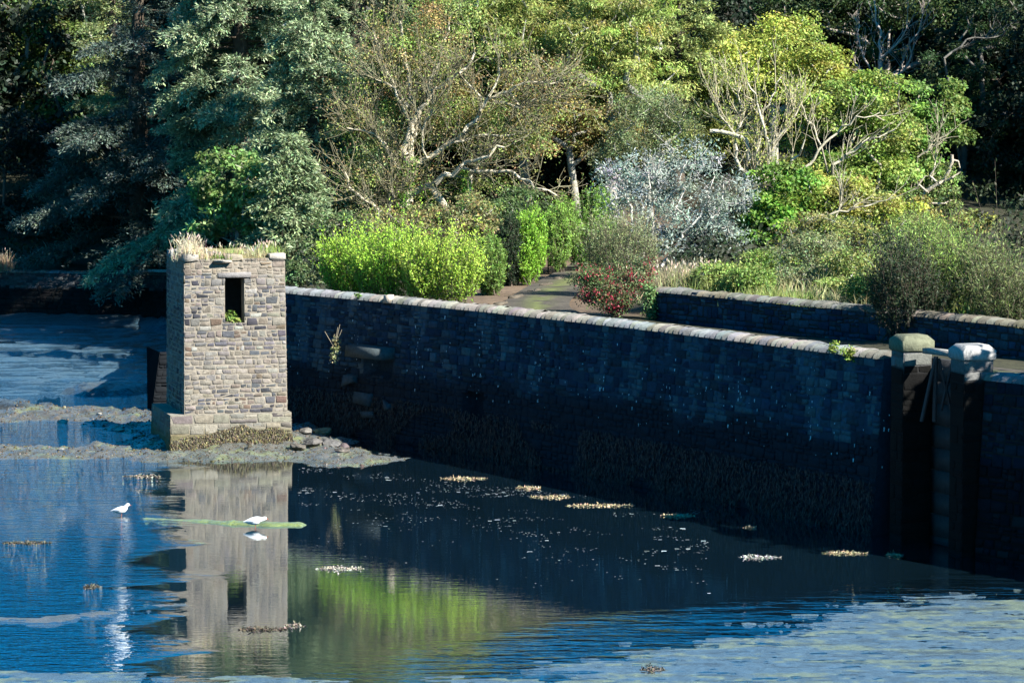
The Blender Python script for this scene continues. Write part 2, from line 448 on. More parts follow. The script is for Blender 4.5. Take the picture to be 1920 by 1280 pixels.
def mud_mat():
    m, nt, out, N, L = new_mat('wet_mud')
    at = N('ShaderNodeAttribute', attribute_name='Col'); ge = N('ShaderNodeNewGeometry')
    mp = N('ShaderNodeMapping'); mp.inputs['Scale'].default_value = (1.0, 1.6, 1)
    L(ge.outputs['Position'], mp.inputs['Vector'])
    n1 = N('ShaderNodeTexNoise'); n1.inputs['Scale'].default_value = 6; n1.inputs['Detail'].default_value = 8; n1.inputs['Roughness'].default_value = .7
    L(mp.outputs[0], n1.inputs['Vector'])
    mr = N('ShaderNodeMapRange'); mr.inputs['From Min'].default_value = .3; mr.inputs['From Max'].default_value = .7; mr.inputs['To Min'].default_value = .55; mr.inputs['To Max'].default_value = 1.45
    L(n1.outputs['Fac'], mr.inputs['Value'])
    vm = N('ShaderNodeVectorMath', operation='SCALE'); L(at.outputs['Color'], vm.inputs[0]); L(mr.outputs[0], vm.inputs['Scale'])
    b = N('ShaderNodeBump'); b.inputs['Distance'].default_value = .06; L(n1.outputs['Fac'], b.inputs['Height'])
    d = N('ShaderNodeBsdfDiffuse'); L(vm.outputs[0], d.inputs[0]); L(b.outputs[0], d.inputs['Normal'])
    g2 = N('ShaderNodeBsdfGlossy'); g2.inputs['Roughness'].default_value = .45; L(b.outputs[0], g2.inputs['Normal'])
    g2.inputs['Color'].default_value = (.7, .92, 1, 1)
    fr = N('ShaderNodeFresnel'); fr.inputs['IOR'].default_value = 1.42; L(b.outputs[0], fr.inputs['Normal'])
    mx = N('ShaderNodeMixShader'); L(fr.outputs[0], mx.inputs[0]); L(d.outputs[0], mx.inputs[1]); L(g2.outputs[0], mx.inputs[2])
    L(mx.outputs[0], out.inputs[0]); return m
tag(g.build('mudflat', mud_mat(), smooth=True), 'wet mud of the estuary with weed and green algae', kind='structure')

def water_mat():
    m, nt, out, N, L = new_mat('estuary_water')
    ge = N('ShaderNodeNewGeometry'); sx = N('ShaderNodeSeparateXYZ'); L(ge.outputs['Position'], sx.inputs[0])
    def mapped(scale):
        mp = N('ShaderNodeMapping'); mp.inputs['Scale'].default_value = scale; L(ge.outputs['Position'], mp.inputs['Vector']); return mp.outputs[0]
    def noise(vec, sc, det, ro=.5):
        n = N('ShaderNodeTexNoise'); n.inputs['Scale'].default_value = sc; n.inputs['Detail'].default_value = det; n.inputs['Roughness'].default_value = ro
        L(vec, n.inputs['Vector']); return n.outputs['Fac']
    def rng_(v, a, b, c, d):
        r = N('ShaderNodeMapRange', interpolation_type='SMOOTHSTEP')
        for k, x in zip(('From Min', 'From Max', 'To Min', 'To Max'), (a, b, c, d)): r.inputs[k].default_value = x
        L(v, r.inputs['Value']); return r.outputs[0]
    def math_(op, a, b):
        n = N('ShaderNodeMath', operation=op)
        for k, x in enumerate((a, b)):
            if isinstance(x, (int, float)): n.inputs[k].default_value = x
            else: L(x, n.inputs[k])
        return n.outputs[0]
    # the breeze ruffles the open creek on the left and dies out in the lee of tower and wall
    lanes = rng_(noise(mapped((.13, .55, 1)), 1.0, 4, .6), .25, .46, .75, 1)
    wob = math_('MULTIPLY', math_('SUBTRACT', noise(mapped((.3, .5, 1)), 1, 3), .5), 4.0)
    xx = math_('ADD', sx.outputs['X'], wob)
    yy = sx.outputs['Y']
    lee = math_('SUBTRACT', xx, math_('MULTIPLY', yy, -.112))          # 0 along the lee edge of the tower
    breeze = rng_(lee, -1.5, -.2, 1, 0)
    amp = math_('MULTIPLY', lanes, breeze)
    amp = math_('ADD', math_('MULTIPLY', amp, .055), .0013)
    shal = math_('SUBTRACT', math_('ADD', math_('MULTIPLY', sx.outputs['X'], .72), 53.6), math_('ADD', yy, math_('MULTIPLY', wob, .45)))
    shal = math_('MULTIPLY', rng_(shal, 0.0, 4.2, 0, 1), rng_(noise(mapped((.5, 2.2, 1)), 1.0, 3, .6), .38, .62, .15, 1))
    shal = math_('MULTIPLY', shal, rng_(xx, -2.0, 2.5, .12, 1))
    amp = math_('ADD', amp, math_('MULTIPLY', shal, .05))
    h = math_('ADD', noise(mapped((2.4, 7.0, 1)), 1.0, 3, .6), math_('MULTIPLY', noise(mapped((.8, 2.6, 1)), 1.0, 2), .9))
    b = N('ShaderNodeBump'); b.inputs['Distance'].default_value = 1.0
    L(math_('MULTIPLY', h, amp), b.inputs['Height'])
    g = N('ShaderNodeBsdfGlossy'); g.inputs['Roughness'].default_value = .015; g.inputs['Color'].default_value = (.93, .98, 1, 1)
    L(b.outputs[0], g.inputs['Normal'])
    d = N('ShaderNodeBsdfDiffuse'); d.inputs[0].default_value = (.003, .010, .016, 1)
    fr = N('ShaderNodeFresnel'); fr.inputs['IOR'].default_value = 1.55; L(b.outputs[0], fr.inputs['Normal'])
    mx = N('ShaderNodeMixShader'); L(math_('MINIMUM', math_('ADD', math_('MULTIPLY', fr.outputs[0], .9), math_('ADD', .25, math_('MULTIPLY', amp, 6.0))), .92), mx.inputs[0])
    L(d.outputs[0], mx.inputs[1]); L(g.outputs[0], mx.inputs[2]); L(mx.outputs[0], out.inputs[0]); return m
mb = MB(); mb.add([(-300, -60, 0), (300, -60, 0), (300, 140, 0), (-300, 140, 0)], [[0, 1, 2, 3]], (.1, .1, .1))
tag(mb.build('water', water_mat()), 'calm blue estuary water', kind='structure')

# ------------------------------------------------------------------ masonry
PAL_TOWER = [((.108, .10, .098), 3.2), ((.072, .073, .08), 3), ((.13, .113, .092), 2.8), ((.11, .083, .063), 1.5), ((.155, .14, .12), 2.6), ((.045, .046, .052), 1.5), ((.2, .188, .168), .8)]
PAL_WALL = [((.02, .04, .065), 3), ((.012, .025, .045), 3), ((.03, .05, .07), 2), ((.02, .03, .04), 1.5), ((.05, .08, .10), .6)]  # the wall's navy shade is put into these stone colours
def pick(rng, pal):
    w = np.array([p[1] for p in pal]); k = rng.choice(len(pal), p=w / w.sum())
    return np.clip(np.array(pal[k][0]) * rng.normal(1, .1) * rng.normal(1, .03, 3), .01, .8)
def rubble(U, z0, z1, rng, band=(.2, .42), w=(.25, .75), quoin=.4):
    out = []; z = z0
    while z < z1 - .02:
        h = min(rng.uniform(*band), z1 - z)
        if z1 - z - h < band[0] * .6: h = z1 - z
        u = 0; first = True
        while u < U - .02:
            ww = rng.uniform(*w)
            if first: ww = quoin * rng.uniform(.6, 1.4); first = False
            if U - u - ww < w[0]: ww = U - u
            r = rng.random()
            if h > .17 and r < .5:
                hh = h * rng.uniform(.35, .65)
                for (a, b) in ((z, z + hh), (z + hh, z + h)):
                    if ww > .3 and rng.random() < .65:
                        s = ww * rng.uniform(.35, .65); out.append((u, u + s, a, b)); out.append((u + s, u + ww, a, b))
                    else: out.append((u, u + ww, a, b))
            elif h > .32 and r < .66 and ww > .4:
                s = ww * rng.uniform(.3, .7); out.append((u, u + s, z, z + h))
                t = h / 3
                for q in range(3): out.append((u + s, u + ww, z + q * t, z + q * t + t))
            else: out.append((u, u + ww, z, z + h))
            u += ww
        z += h
    return out
def lay(mb, stones, place, rng, pal, joint=.014, proud=(.003, .018), skip=None, tint=None):
    V = []; C = []
    for (a, b, c, d) in stones:
        if skip and skip(a, b, c, d): continue
        j = joint * rng.uniform(.6, 1.8)
        if b - a < 4 * j or d - c < 3 * j: continue
        q = np.array([(a + j, c + j), (b - j, c + j), (b - j, d - j), (a + j, d - j)]) + rng.normal(0, .012, (4, 2))
        o = rng.uniform(*proud); m = q.mean(0); s = min(b - a, d - c)
        e = min(.022, s * .12)
        inn = q + nrm(m - q) * e * 1.5
        # a corner knocked off now and then
        if rng.random() < .4: kx = rng.integers(4); q[kx] += (m - q[kx]) * rng.uniform(.08, .2); inn[kx] += (m - inn[kx]) * .15
        tl = rng.normal(0, .006, 4)
        uu = np.r_[q[:, 0], q[:, 0], inn[:, 0]]; zz = np.r_[q[:, 1], q[:, 1], inn[:, 1]]
        oo = np.r_[np.full(4, -.03), np.full(4, o * .55), o + tl]
        V.append(place(uu, zz, oo))
        col = pick(rng, pal)
        if tint: col = tint(m[0], m[1], col)
        C.append(np.tile(col, (12, 1)))
    if not V: return
    n = len(V); f = []
    for r in (0, 4):
        for k in range(4): f.append([r + k, r + (k + 1) % 4, r + 4 + (k + 1) % 4, r + 4 + k])
    f.append([8, 9, 10, 11]); f = np.array(f)
    mb.add(np.concatenate(V), (f[None] + (np.arange(n) * 12)[:, None, None]).reshape(-1, 4), np.concatenate(C))
def face_grid(mb, us, zs, place, off, colf):
    Ug, Zg = np.meshgrid(us, zs); O = off(Ug, Zg)
    v = place(Ug.ravel(), Zg.ravel(), O.ravel()); c = colf(Ug.ravel(), Zg.ravel())
    i = np.arange(len(zs) - 1)[:, None] * len(us) + np.arange(len(us) - 1)[None]
    mb.add(v, np.stack([i, i + 1, i + 1 + len(us), i + len(us)], -1), c)

# ------------------------------------------------------------------ the tower on the mud
rng = np.random.default_rng(11)
TX = np.array([-9.22, 80.0]); TE = np.array([.961, .276]); TG = np.array([-.276, .961])
TW, TD = 2.95, 3.1
TZ0, TZ1 = 1.05, 5.42
tower = thing('stone_tower', 'roofless square rubble stone tower with one dark doorway, standing on the mud', 'tower', (TX[0] + TE[0] * TW / 2 + TG[0] * TD / 2, TX[1] + TE[1] * TW / 2 + TG[1] * TD / 2, .0))
def tloc(a, b, z, grow=0.0):
    """a along the front, b into the depth; the shaft leans in a little towards the top"""
    k = 1 - .006 * (np.asarray(z) - TZ0) / 1.0
    a = (np.asarray(a) - TW / 2) * k + TW / 2; b = (np.asarray(b) - TD / 2) * k + TD / 2
    return np.stack([TX[0] + TE[0] * a + TG[0] * b, TX[1] + TE[1] * a + TG[1] * b, np.broadcast_to(z, np.shape(a))], -1)
FACES = {'front': (TW, lambda u, z, o: tloc(u, -o, z)), 'right': (TD, lambda u, z, o: tloc(TW + o, u, z)),
         'back': (TW, lambda u, z, o: tloc(TW - u, TD + o, z)), 'left': (TD, lambda u, z, o: tloc(-o, TD - u, z))}
WIN = (1.18, 1.75, 3.60, 4.90)
MORT = np.array([.205, .18, .145])
def mortar_col(u, z): return MORT * (.8 + .4 * fbm(u * 3, z * 3, 7))[:, None]
mb = MB()
def stain(u, z, c):
    n = fbm(np.array([u * .9]), np.array([z * .9]), 77)[0]
    if n > .53: c = c * .6 + np.array([.2, .18, .155]) * .4           # lime wash left on some stones
    if z > 5.0: c = c * .7 + np.array([.30, .23, .15]) * .3
    return c
for nm, (U, pl) in FACES.items():
    if nm == 'front':
        hole = lambda a, b, c, d: (b > WIN[0] + .01 and a < WIN[1] - .01 and d > WIN[2] + .01 and c < WIN[3] - .01)
        st = rubble(U, TZ0, TZ1, rng, (.10, .22), (.11, .38), .25)
        st2 = []
        for (a, b, c, d) in st:                                          # trim stones to the opening
            if not hole(a, b, c, d): st2.append((a, b, c, d)); continue
            if c < WIN[2]: st2.append((a, b, c, WIN[2])); c = WIN[2]
            if d > WIN[3]: st2.append((a, b, WIN[3], d)); d = WIN[3]
            if a < WIN[0]: st2.append((a, WIN[0], c, d))
            if b > WIN[1]: st2.append((WIN[1], b, c, d))
        lay(mb, st2, pl, rng, PAL_TOWER, tint=stain)
        for (u0, u1, z0, z1) in ((0, WIN[0], TZ0, TZ1), (WIN[1], U, TZ0, TZ1), (WIN[0], WIN[1], TZ0, WIN[2]), (WIN[0], WIN[1], WIN[3], TZ1)):
            face_grid(mb, np.linspace(u0, u1, 12), np.linspace(z0, z1, 24), pl, lambda a, b: 0 * a, mortar_col)
        # reveals of the opening, half a metre deep
        a0, a1, z0, z1 = WIN
        dk = (.2, .18, .15)
        for (p, q) in (((a0, z0), (a0, z1)), ((a0, z1), (a1, z1)), ((a1, z1), (a1, z0)), ((a1, z0), (a0, z0))):
            v = [tloc(np.array([p[0]]), np.array([0.]), np.array([p[1]]))[0], tloc(np.array([q[0]]), np.array([0.]), np.array([q[1]]))[0],
                 tloc(np.array([q[0]]), np.array([.5]), np.array([q[1]]))[0], tloc(np.array([p[0]]), np.array([.5]), np.array([p[1]]))[0]]
            mb.add(v, [[0, 1, 2, 3]], dk)
    else:
        lay(mb, rubble(U, TZ0, TZ1, rng, (.10, .22), (.11, .38), .25), pl, rng, PAL_TOWER, tint=stain)
        face_grid(mb, np.linspace(0, U, 24), np.linspace(TZ0, TZ1, 30), pl, lambda a, b: 0 * a, mortar_col)
# inner faces and the earth-filled top
I0 = .5
for z0, z1 in ((TZ0, 5.2),):
    def iv(a, b, z): return tloc(np.array([a]), np.array([b]), np.array([z]))[0]
    cs = [(I0, I0 + .002), (TW - I0, I0 + .002), (TW - I0, TD - I0), (I0, TD - I0)]
    for k in range(4):
        (a, b), (c, d) = cs[k], cs[(k + 1) % 4]
        if k == 0:
            for (u0, u1, q0, q1) in ((I0, WIN[0], z0, z1), (WIN[1], TW - I0, z0, z1), (WIN[0], WIN[1], z0, WIN[2]), (WIN[0], WIN[1], WIN[3], z1)):
                mb.add([iv(u0, b, q0), iv(u1, b, q0), iv(u1, b, q1), iv(u0, b, q1)], [[0, 1, 2, 3]], (.12, .11, .1))
        else: mb.add([iv(a, b, z0), iv(c, d, z0), iv(c, d, z1), iv(a, b, z1)], [[0, 1, 2, 3]], (.1, .1, .1))
shaft = mb.build('shaft', M_STONE, tower)
# turf and earth across the broken wall head
mb = MB()
aa, bb = np.linspace(.02, TW - .02, 26), np.linspace(.02, TD - .02, 26)
A_, B_ = np.meshgrid(aa, bb)
edge = np.minimum.reduce([A_, TW - A_, B_, TD - B_])
zt = 5.40 + .16 * sstep(0, .5, edge) + (fbm(A_ * 2.2, B_ * 2.2, 15) - .5) * .22
v = tloc(A_.ravel(), B_.ravel(), zt.ravel())
i = np.arange(25)[:, None] * 26 + np.arange(25)[None]
tc = np.array([.2, .17, .08]) * (.6 + .8 * fbm(A_ * 4, B_ * 4, 16))[..., None]
mb.add(v, np.stack([i, i + 1, i + 27, i + 26], -1), tc.reshape(-1, 3))
mb.build('turf_top', M_EARTH, tower, smooth=True)
def block(mb, rng, a0, a1, b0, b1, z0, z1, col, jit=.015):
    sx, sy = (a1 - a0) / 2, (b1 - b0) / 2
    def M(v):
        v = v + rng.normal(0, jit, v.shape)
        return tloc(v[:, 0] + (a0 + a1) / 2, v[:, 1] + (b0 + b1) / 2, v[:, 2])
    chamfer_box(mb, sx, sy, z0, z1, .014, col, M)
for (a0, a1, b0, b1, z0, z1, c) in ((-.04, .4, -.04, .45, 5.36, 5.56, (.26, .235, .2)), (2.5, TW + .02, -.04, .45, 5.38, 5.53, (.3, .275, .235)),
        (1.18, 1.70, -.04, .4, 5.36, 5.52, (.25, .215, .16)), (.72, 1.12, .25, .7, 5.44, 5.58, (.2, .18, .15)),
        (-.06, .36, .9, 1.5, 5.38, 5.6, (.2, .2, .19)), (-.06, .3, 1.9, 2.6, 5.38, 5.58, (.19, .19, .18)), (TW - .3, TW + .04, 1.1, 1.8, 5.38, 5.54, (.2, .18, .16))):
    mb = MB(); block(mb, rng, a0, a1, b0, b1, z0, z1, c); mb.build('coping_stone', M_STONE, tower)
mb = MB(); block(mb, rng, .84, 1.36, -.16, .15, 5.30, 5.37, (.27, .245, .21)); mb.build('projecting_slab', M_STONE, tower)
mb = MB(); block(mb, rng, WIN[0] - .2, WIN[1] + .2, -.035, .3, WIN[3] - .02, WIN[3] + .12, (.17, .16, .155), .008); mb.build('lintel', M_STONE, tower)
# plinth
PL, PR, PQ, PB = .42, .08, .15, .1
mb = MB()
PF = {'f': (TW + PL + PR, lambda u, z, o: tloc(u - PL, -PQ - o - (1.05 - z) * .03, z * 0 + z)), 'l': (TD + PQ + PB, lambda u, z, o: tloc(-PL - o - (1.05 - z) * .03, TD + PB - u, z)),
      'r': (TD + PQ + PB, lambda u, z, o: tloc(TW + PR + o + (1.05 - z) * .03, u - PQ, z)), 'b': (TW + PL + PR, lambda u, z, o: tloc(TW + PR - u, TD + PB + o, z))}
def weedstain(u, z, c):
    n = fbm(np.array([u * 1.7]), np.array([z * 1.7 + 3]), 17)[0]
    k = float(sstep(.75, .4, z + (n - .5) * .5))
    return c * (1 - k) + np.array([.1, .09, .05]) * k
def pm_col(u, z):
    n = fbm(u * 1.7, z * 1.7 + 3, 17); k = sstep(.75, .4, z + (n - .5) * .5)[:, None]
    return np.array([.17, .155, .125]) * (1 - k) + np.array([.12, .1, .055]) * k
for k, (U, pl) in PF.items():
    lay(mb, rubble(U, -.2, 1.04, rng, (.2, .4), (.3, .8), .5), pl, rng, [((.15, .135, .11), 3), ((.115, .105, .095), 2), ((.18, .165, .135), 1.5)], tint=weedstain)
    face_grid(mb, np.linspace(0, U, 16), np.linspace(-.3, 1.05, 8), pl, lambda a, b: 0 * a, pm_col)
a, b = np.array([-PL, TW + PR, TW + PR, -PL]), np.array([-PQ, -PQ, TD + PB, TD + PB])
mb.add(tloc(a, b, np.full(4, 1.05)), [[0, 1, 2, 3]], (.2, .185, .155))
mb.build('plinth', M_STONE, tower)

# ------------------------------------------------------------------ the causeway wall
WZ = 4.02
def wplace(u, z, o):
    p, n = WP.at(u); n = np.where((n[..., :1] * WN[0] + n[..., 1:] * WN[1]) < 0, -n, n)
    o = np.asarray(o) + (WZ - np.asarray(z)) * .07
    q = p + n * o[..., None]
    return np.concatenate([q, np.broadcast_to(z, np.shape(u))[..., None]], -1)
def wz_at(px, py):
    u = WP.u_at_px(px); p, _ = WP.at(np.array([u])); return u, at_y(px, py, p[0, 1])[2]
uA, zA = wz_at(693, 668); uB, zB = wz_at(742, 705)
uS0, zS1 = wz_at(880, 738); uS1, zS0 = wz_at(914, 850)
NICHE = (uA, uB, zB, zA); SLOT = (uS0, uS1, .2, zS1)
def whole(a, b, c, d):
    for (u0, u1, z0, z1) in (NICHE, SLOT):
        if b > u0 and a < u1 and d > z0 and c < z1: return True
    return False
def woff(u, z):
    o = 0 * u
    for (u0, u1, z0, z1), dep in ((NICHE, .45), (SLOT, .4)):
        o = np.where((u > u0) & (u < u1) & (z > z0) & (z < z1), -dep, o)
    return o + (fbm(u * 1.2, z * 1.2, 23) - .5) * .05
def tidecol(u, z, c):
    n = fbm(np.array([u * .8]), np.array([z * .9]), 29)[0]
    line = np.interp(u, [0, 12, 30], [2.0, 2.0, 2.15])
    k = float(sstep(line + .25, line - .35, z + (n - .5) * .9))
    c = c * (1 - k) + np.array([.011, .016, .023]) * k
    n2 = fbm(np.array([u * 2.5]), np.array([z * .5]), 35)[0]
    if n2 > .6 and k < .5: c = c * .6 + np.array([.11, .14, .15]) * .4      # lime runs
    return c
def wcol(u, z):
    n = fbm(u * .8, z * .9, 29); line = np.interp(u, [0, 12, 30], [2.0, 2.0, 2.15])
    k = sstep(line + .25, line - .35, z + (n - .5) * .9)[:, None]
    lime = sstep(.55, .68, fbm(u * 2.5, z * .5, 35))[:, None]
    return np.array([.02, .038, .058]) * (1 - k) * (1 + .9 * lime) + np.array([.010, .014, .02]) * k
rng = np.random.default_rng(21)
def stone_wall(name, label, place, L, z0, z1, thick, pal, tint, colf, off, skip, coping=True, copz=.19, copr=.36, cap_col=(.145, .145, .14), rngs=3, mat=None):
    rng = np.random.default_rng(rngs)
    m = place(np.array([L / 2]), np.array([0.]), np.array([0.]))[0]
    t = thing(name, label, 'wall', (m[0], m[1], 0))
    mb = MB()
    lay(mb, rubble(L, z0, z1, rng, (.13, .28), (.16, .5), .35), place, rng, pal, .012, (.004, .045), skip, tint)
    us = np.arange(0, L + .1, .12); us[-1] = L
    zs = np.arange(z0, z1 + .05, .12); zs[-1] = z1
    face_grid(mb, us, zs, place, off, colf)
    back = lambda u, z, o: place(u, np.full(np.shape(u), z1), -thick - o) * np.array([1, 1, 0]) + np.stack([0 * z, 0 * z, z], -1)
    face_grid(mb, us[::4], zs[::6], back, lambda a, b: 0 * a, colf)
    for ue in (0, L):
        v = np.stack([place(np.array([ue]), np.array([z0]), np.array([0.]))[0], place(np.array([ue]), np.array([z1]), np.array([0.]))[0],
                      back(np.array([ue]), np.array([z1]), np.array([0.]))[0], back(np.array([ue]), np.array([z0]), np.array([0.]))[0]])
        mb.add(v, [[0, 1, 2, 3]], colf(np.array([ue] * 4), np.array([z0, z1, z1, z0])))
    mb.build('wall_face', mat or M_STONE, t)
    if coping:
        mb = MB(); u = 0; K = 9
        an = np.linspace(0, PI, K)
        while u < L - .05:
            w = min(rng.uniform(.14, .34), L - u); h = copz * rng.uniform(.8, 1.0); r = thick / 2 + .06 * rng.uniform(.6, 1.3)
            c = np.array(cap_col) * (np.array([.93, 1.0, 1.06]) if fbm(np.array([u * .35]), np.array([0.]), 6)[0] < .52 else np.array([1.02, .98, .9])) * rng.uniform(.7, 1.25) * rng.normal(1, .04, 3)
            js = rng.normal(0, .012, (2, K))
            V = []
            for e, uu in enumerate((u + .012, u + w - .012)):
                oo = -thick / 2 + r * np.cos(an); zz = z1 - .03 + (h + js[e]) * np.sin(an) ** .75
                V.append(place(np.full(K, uu), np.full(K, z1), oo) * np.array([1, 1, 0]) + np.stack([0 * zz, 0 * zz, zz], -1))
            f = [[k, k + 1, K + k + 1, K + k] for k in range(K - 1)]
            for b0 in (0, K):
                f += [[b0 + k, b0 + k + 1, b0 + K - 2 - k, b0 + K - 1 - k] for k in range(K // 2)]
            mb.add(np.concatenate(V), f, c); u += w
        mb.build('coping', M_STONE, t, smooth=False)
    return t
wall_len = WP.L - .25
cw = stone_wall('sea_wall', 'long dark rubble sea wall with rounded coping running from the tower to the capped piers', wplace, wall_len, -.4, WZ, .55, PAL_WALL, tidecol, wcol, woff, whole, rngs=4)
# slab over the hollow and the closing faces of hollow and slot
mb = MB()
def wblock(mb, u0, u1, z0, z1, o0, o1, col, jit=.012, rg=np.random.default_rng(5)):
    v = []
    for z in (z0, z1):
        for o in (o0, o1):
            for u in (u0, u1): v.append((u, z, o))
    v = np.array(v, float) + rg.normal(0, jit, (8, 3))
    f = [[0, 2, 3, 1], [4, 5, 7, 6], [0, 1, 5, 4], [2, 6, 7, 3], [0, 4, 6, 2], [1, 3, 7, 5]]
    mb.add(wplace(v[:, 0], v[:, 1], v[:, 2]), f, col)
u0, z1_ = wz_at(676, 628); u1, _ = wz_at(744, 628)
wblock(mb, u0, u1, zA + .02, zA + .34, -.3, .5, (.06, .075, .08))
mb.build('projecting_slab', M_STONE, cw)
for (px, py, w, h) in ((697, 745, .7, .3), (670, 712, .5, .3), (740, 760, .35, .22), (705, 775, .5, .22)):
    mb = MB(); u, z = wz_at(px, py); wblock(mb, u - w / 2, u + w / 2, z - h / 2, z + h / 2, -.1, .12 + .1 * rng.random(), (.045, .06, .07), .06); mb.build('loose_stone', M_STONE, cw)
u, z = wz_at(731, 562)
mb = MB(); wblock(mb, u - .14, u + .1, z - .1, z + .14, -.05, .14, (.36, .31, .25), .02); mb.build('loose_stone', M_STONE, cw)
# specks of bird lime and lichen on the face
mb = MB(); rg = np.random.default_rng(8)
n = 300
uu = wall_len * rg.random(n) ** .7; zz = np.clip(rg.normal(2.5, .55, n), 1.6, 3.9); uu = uu + .5 * np.sin(uu * 2.1); s = rg.uniform(.008, .028, n); hh = s * rg.uniform(1, 4.0, n)
for k in range(n):
    v = wplace(np.array([uu[k] - s[k], uu[k] + s[k], uu[k] + s[k] * .6, uu[k] - s[k] * .6]), np.array([zz[k], zz[k], zz[k] - hh[k], zz[k] - hh[k]]), np.full(4, .055))
    mb.add(v, [[0, 1, 2, 3]], np.array([.4, .46, .5]) * rg.uniform(.4, 1.2))
mb.build('bird_lime', M_STONE, cw)
# low battered footing at the wall's far end, seen left of the tower
mb = MB()
def foot(v):
    return v
end = at_z(300, 775, 0)
ex, ey = end[0], end[1]
E0 = np.array([ex + .02, ey]); E1 = np.array([-6.5, ey + 1.5])
def fplace(u, z, o):
    d = nrm(E1 - E0); nr = np.array([d[1], -d[0]])
    lean = (2.0 - np.asarray(z)) * .18
    q = E0 + d * (np.asarray(u)[..., None] + np.where(np.asarray(u) < .01, 0, 0)[..., None]) + nr * (np.asarray(o) + lean)[..., None]
    q = q - d * (lean * (np.asarray(u) < .3))[..., None]
    return np.concatenate([q, np.broadcast_to(z, np.shape(u))[..., None]], -1)
stone_wall('stone_footing', 'low dark sloping stone footing jutting out left of the tower', fplace, float(np.linalg.norm(E1 - E0)), -.4, 1.95, 2.2, PAL_WALL, lambda u, z, c: c * .1, lambda u, z: np.full((len(u), 3), .003), lambda u, z: 0 * u, None, coping=False, rngs=9, mat=M_SHADED_FOOT)

# far parapet on the other side of the lane
P2 = Path([tuple(p) for p in W2])
def p2place(u, z, o):
    p, n = P2.at(u); n = np.where((n[..., :1] * WN[0] + n[..., 1:] * WN[1]) < 0, -n, n)
    q = p + n * np.asarray(o)[..., None]
    zz = np.asarray(z) + .06 * np.sin(np.asarray(u) * .7) * (np.asarray(z) > 4)
    return np.concatenate([q, np.broadcast_to(zz, np.shape(u))[..., None]], -1)
stone_wall('parapet_wall', 'dark rubble parapet wall on the far side of the lane, overgrown along its top', p2place, P2.L, 3.3, 4.42, .5, PAL_WALL, lambda u, z, c: c * 1.1, lambda u, z: np.full((len(u), 3), .03), lambda u, z: 0 * u, None, copz=.16, cap_col=(.11, .105, .09), rngs=12)

# piers, sluice frame and the wall beyond them
def pier(px0, px1, top, Y, label, tone, cap_h, name='gate_pier'):
    c = at_y((px0 + px1) / 2, top, Y); ztop = c[2]
    w = (px1 - px0) * mpp(Y) / 2
    t = thing(name, label, 'gate pier', (c[0], Y, 0), 'capped stone piers of the sluice')
    ca, sa = .961, .276
    def M(v): return np.stack([c[0] + v[:, 0] * ca - v[:, 1] * sa, Y + v[:, 0] * sa + v[:, 1] * ca, v[:, 2]], -1)
    mb = MB(); chamfer_box(mb, w * .93, w * .93, ztop - cap_h, ztop, .03, tone, M, top=.09); mb.build('cap', M_STONE, t)
    mb = MB(); rg = np.random.default_rng(int(px0))
    q = w * .8
    for (U, pl) in ((2 * q, lambda u, z, o: M(np.stack([u - q, -q - o, z], -1))), (2 * q, lambda u, z, o: M(np.stack([-q - o, q - u, z], -1))),
                    (2 * q, lambda u, z, o: M(np.stack([q + o, u - q, z], -1))), (2 * q, lambda u, z, o: M(np.stack([q - u, q + o, z], -1)))):
        lay(mb, rubble(U, -.3, ztop - cap_h - .01, rg, (.3, .45), (.4, .7), .6), pl, rg, [((.15, .148, .135), 2), ((.11, .11, .105), 1)], tint=lambda u, z, cc: cc * (1 if z > 3.9 else .035))  # lower courses darkened: shade below the caps painted into the stone
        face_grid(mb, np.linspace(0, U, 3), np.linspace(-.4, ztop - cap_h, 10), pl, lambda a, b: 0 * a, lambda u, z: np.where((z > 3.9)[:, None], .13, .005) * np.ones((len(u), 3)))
    mb.build('shaft', M_STONE, t)
    return c, w
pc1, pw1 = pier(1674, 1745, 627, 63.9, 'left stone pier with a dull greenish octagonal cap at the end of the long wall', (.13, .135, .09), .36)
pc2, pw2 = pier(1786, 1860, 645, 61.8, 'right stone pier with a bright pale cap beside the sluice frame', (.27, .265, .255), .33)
fr = thing('sluice_frame', 'dark sluice frame with crossed braces under a pale beam between the two piers', 'sluice', ((pc1[0] + pc2[0]) / 2, 62.8, 2.3))
mb = MB(); a = at_y(1738, 657, 63.3); b = at_y(1796, 664, 62.2)
d = nrm(b - a); s = np.array([d[1], -d[0], 0])
v = []
for p in (a, b):
    for (q, r) in ((-.12, -.06), (.12, -.06), (.12, .06), (-.12, .06)): v.append(p + s * q + np.array([0, 0, r]))
mb.add(v, [[0, 1, 5, 4], [1, 2, 6, 5], [2, 3, 7, 6], [3, 0, 4, 7], [3, 2, 1, 0], [4, 5, 6, 7]], (.24, .235, .22)); mb.build('beam', M_STONE, fr)
for nm, p, q, r in (('post', (1755, 668), (1752, 790), .05), ('post', (1788, 668), (1788, 790), .05), ('brace', (1754, 672), (1728, 790), .045), ('brace', (1760, 672), (1784, 770), .035),
                    ('brace', (1786, 680), (1764, 770), .035)):
    mb = MB(); polytube(mb, [at_y(*p, 62.6), at_y(*q, 62.6)], r, (.02, .02, .022), 4); mb.build(nm, M_IRON, fr)
mb = MB()
q0, q1 = at_y(1726, 700, 64.4), at_y(1800, 700, 63.0)
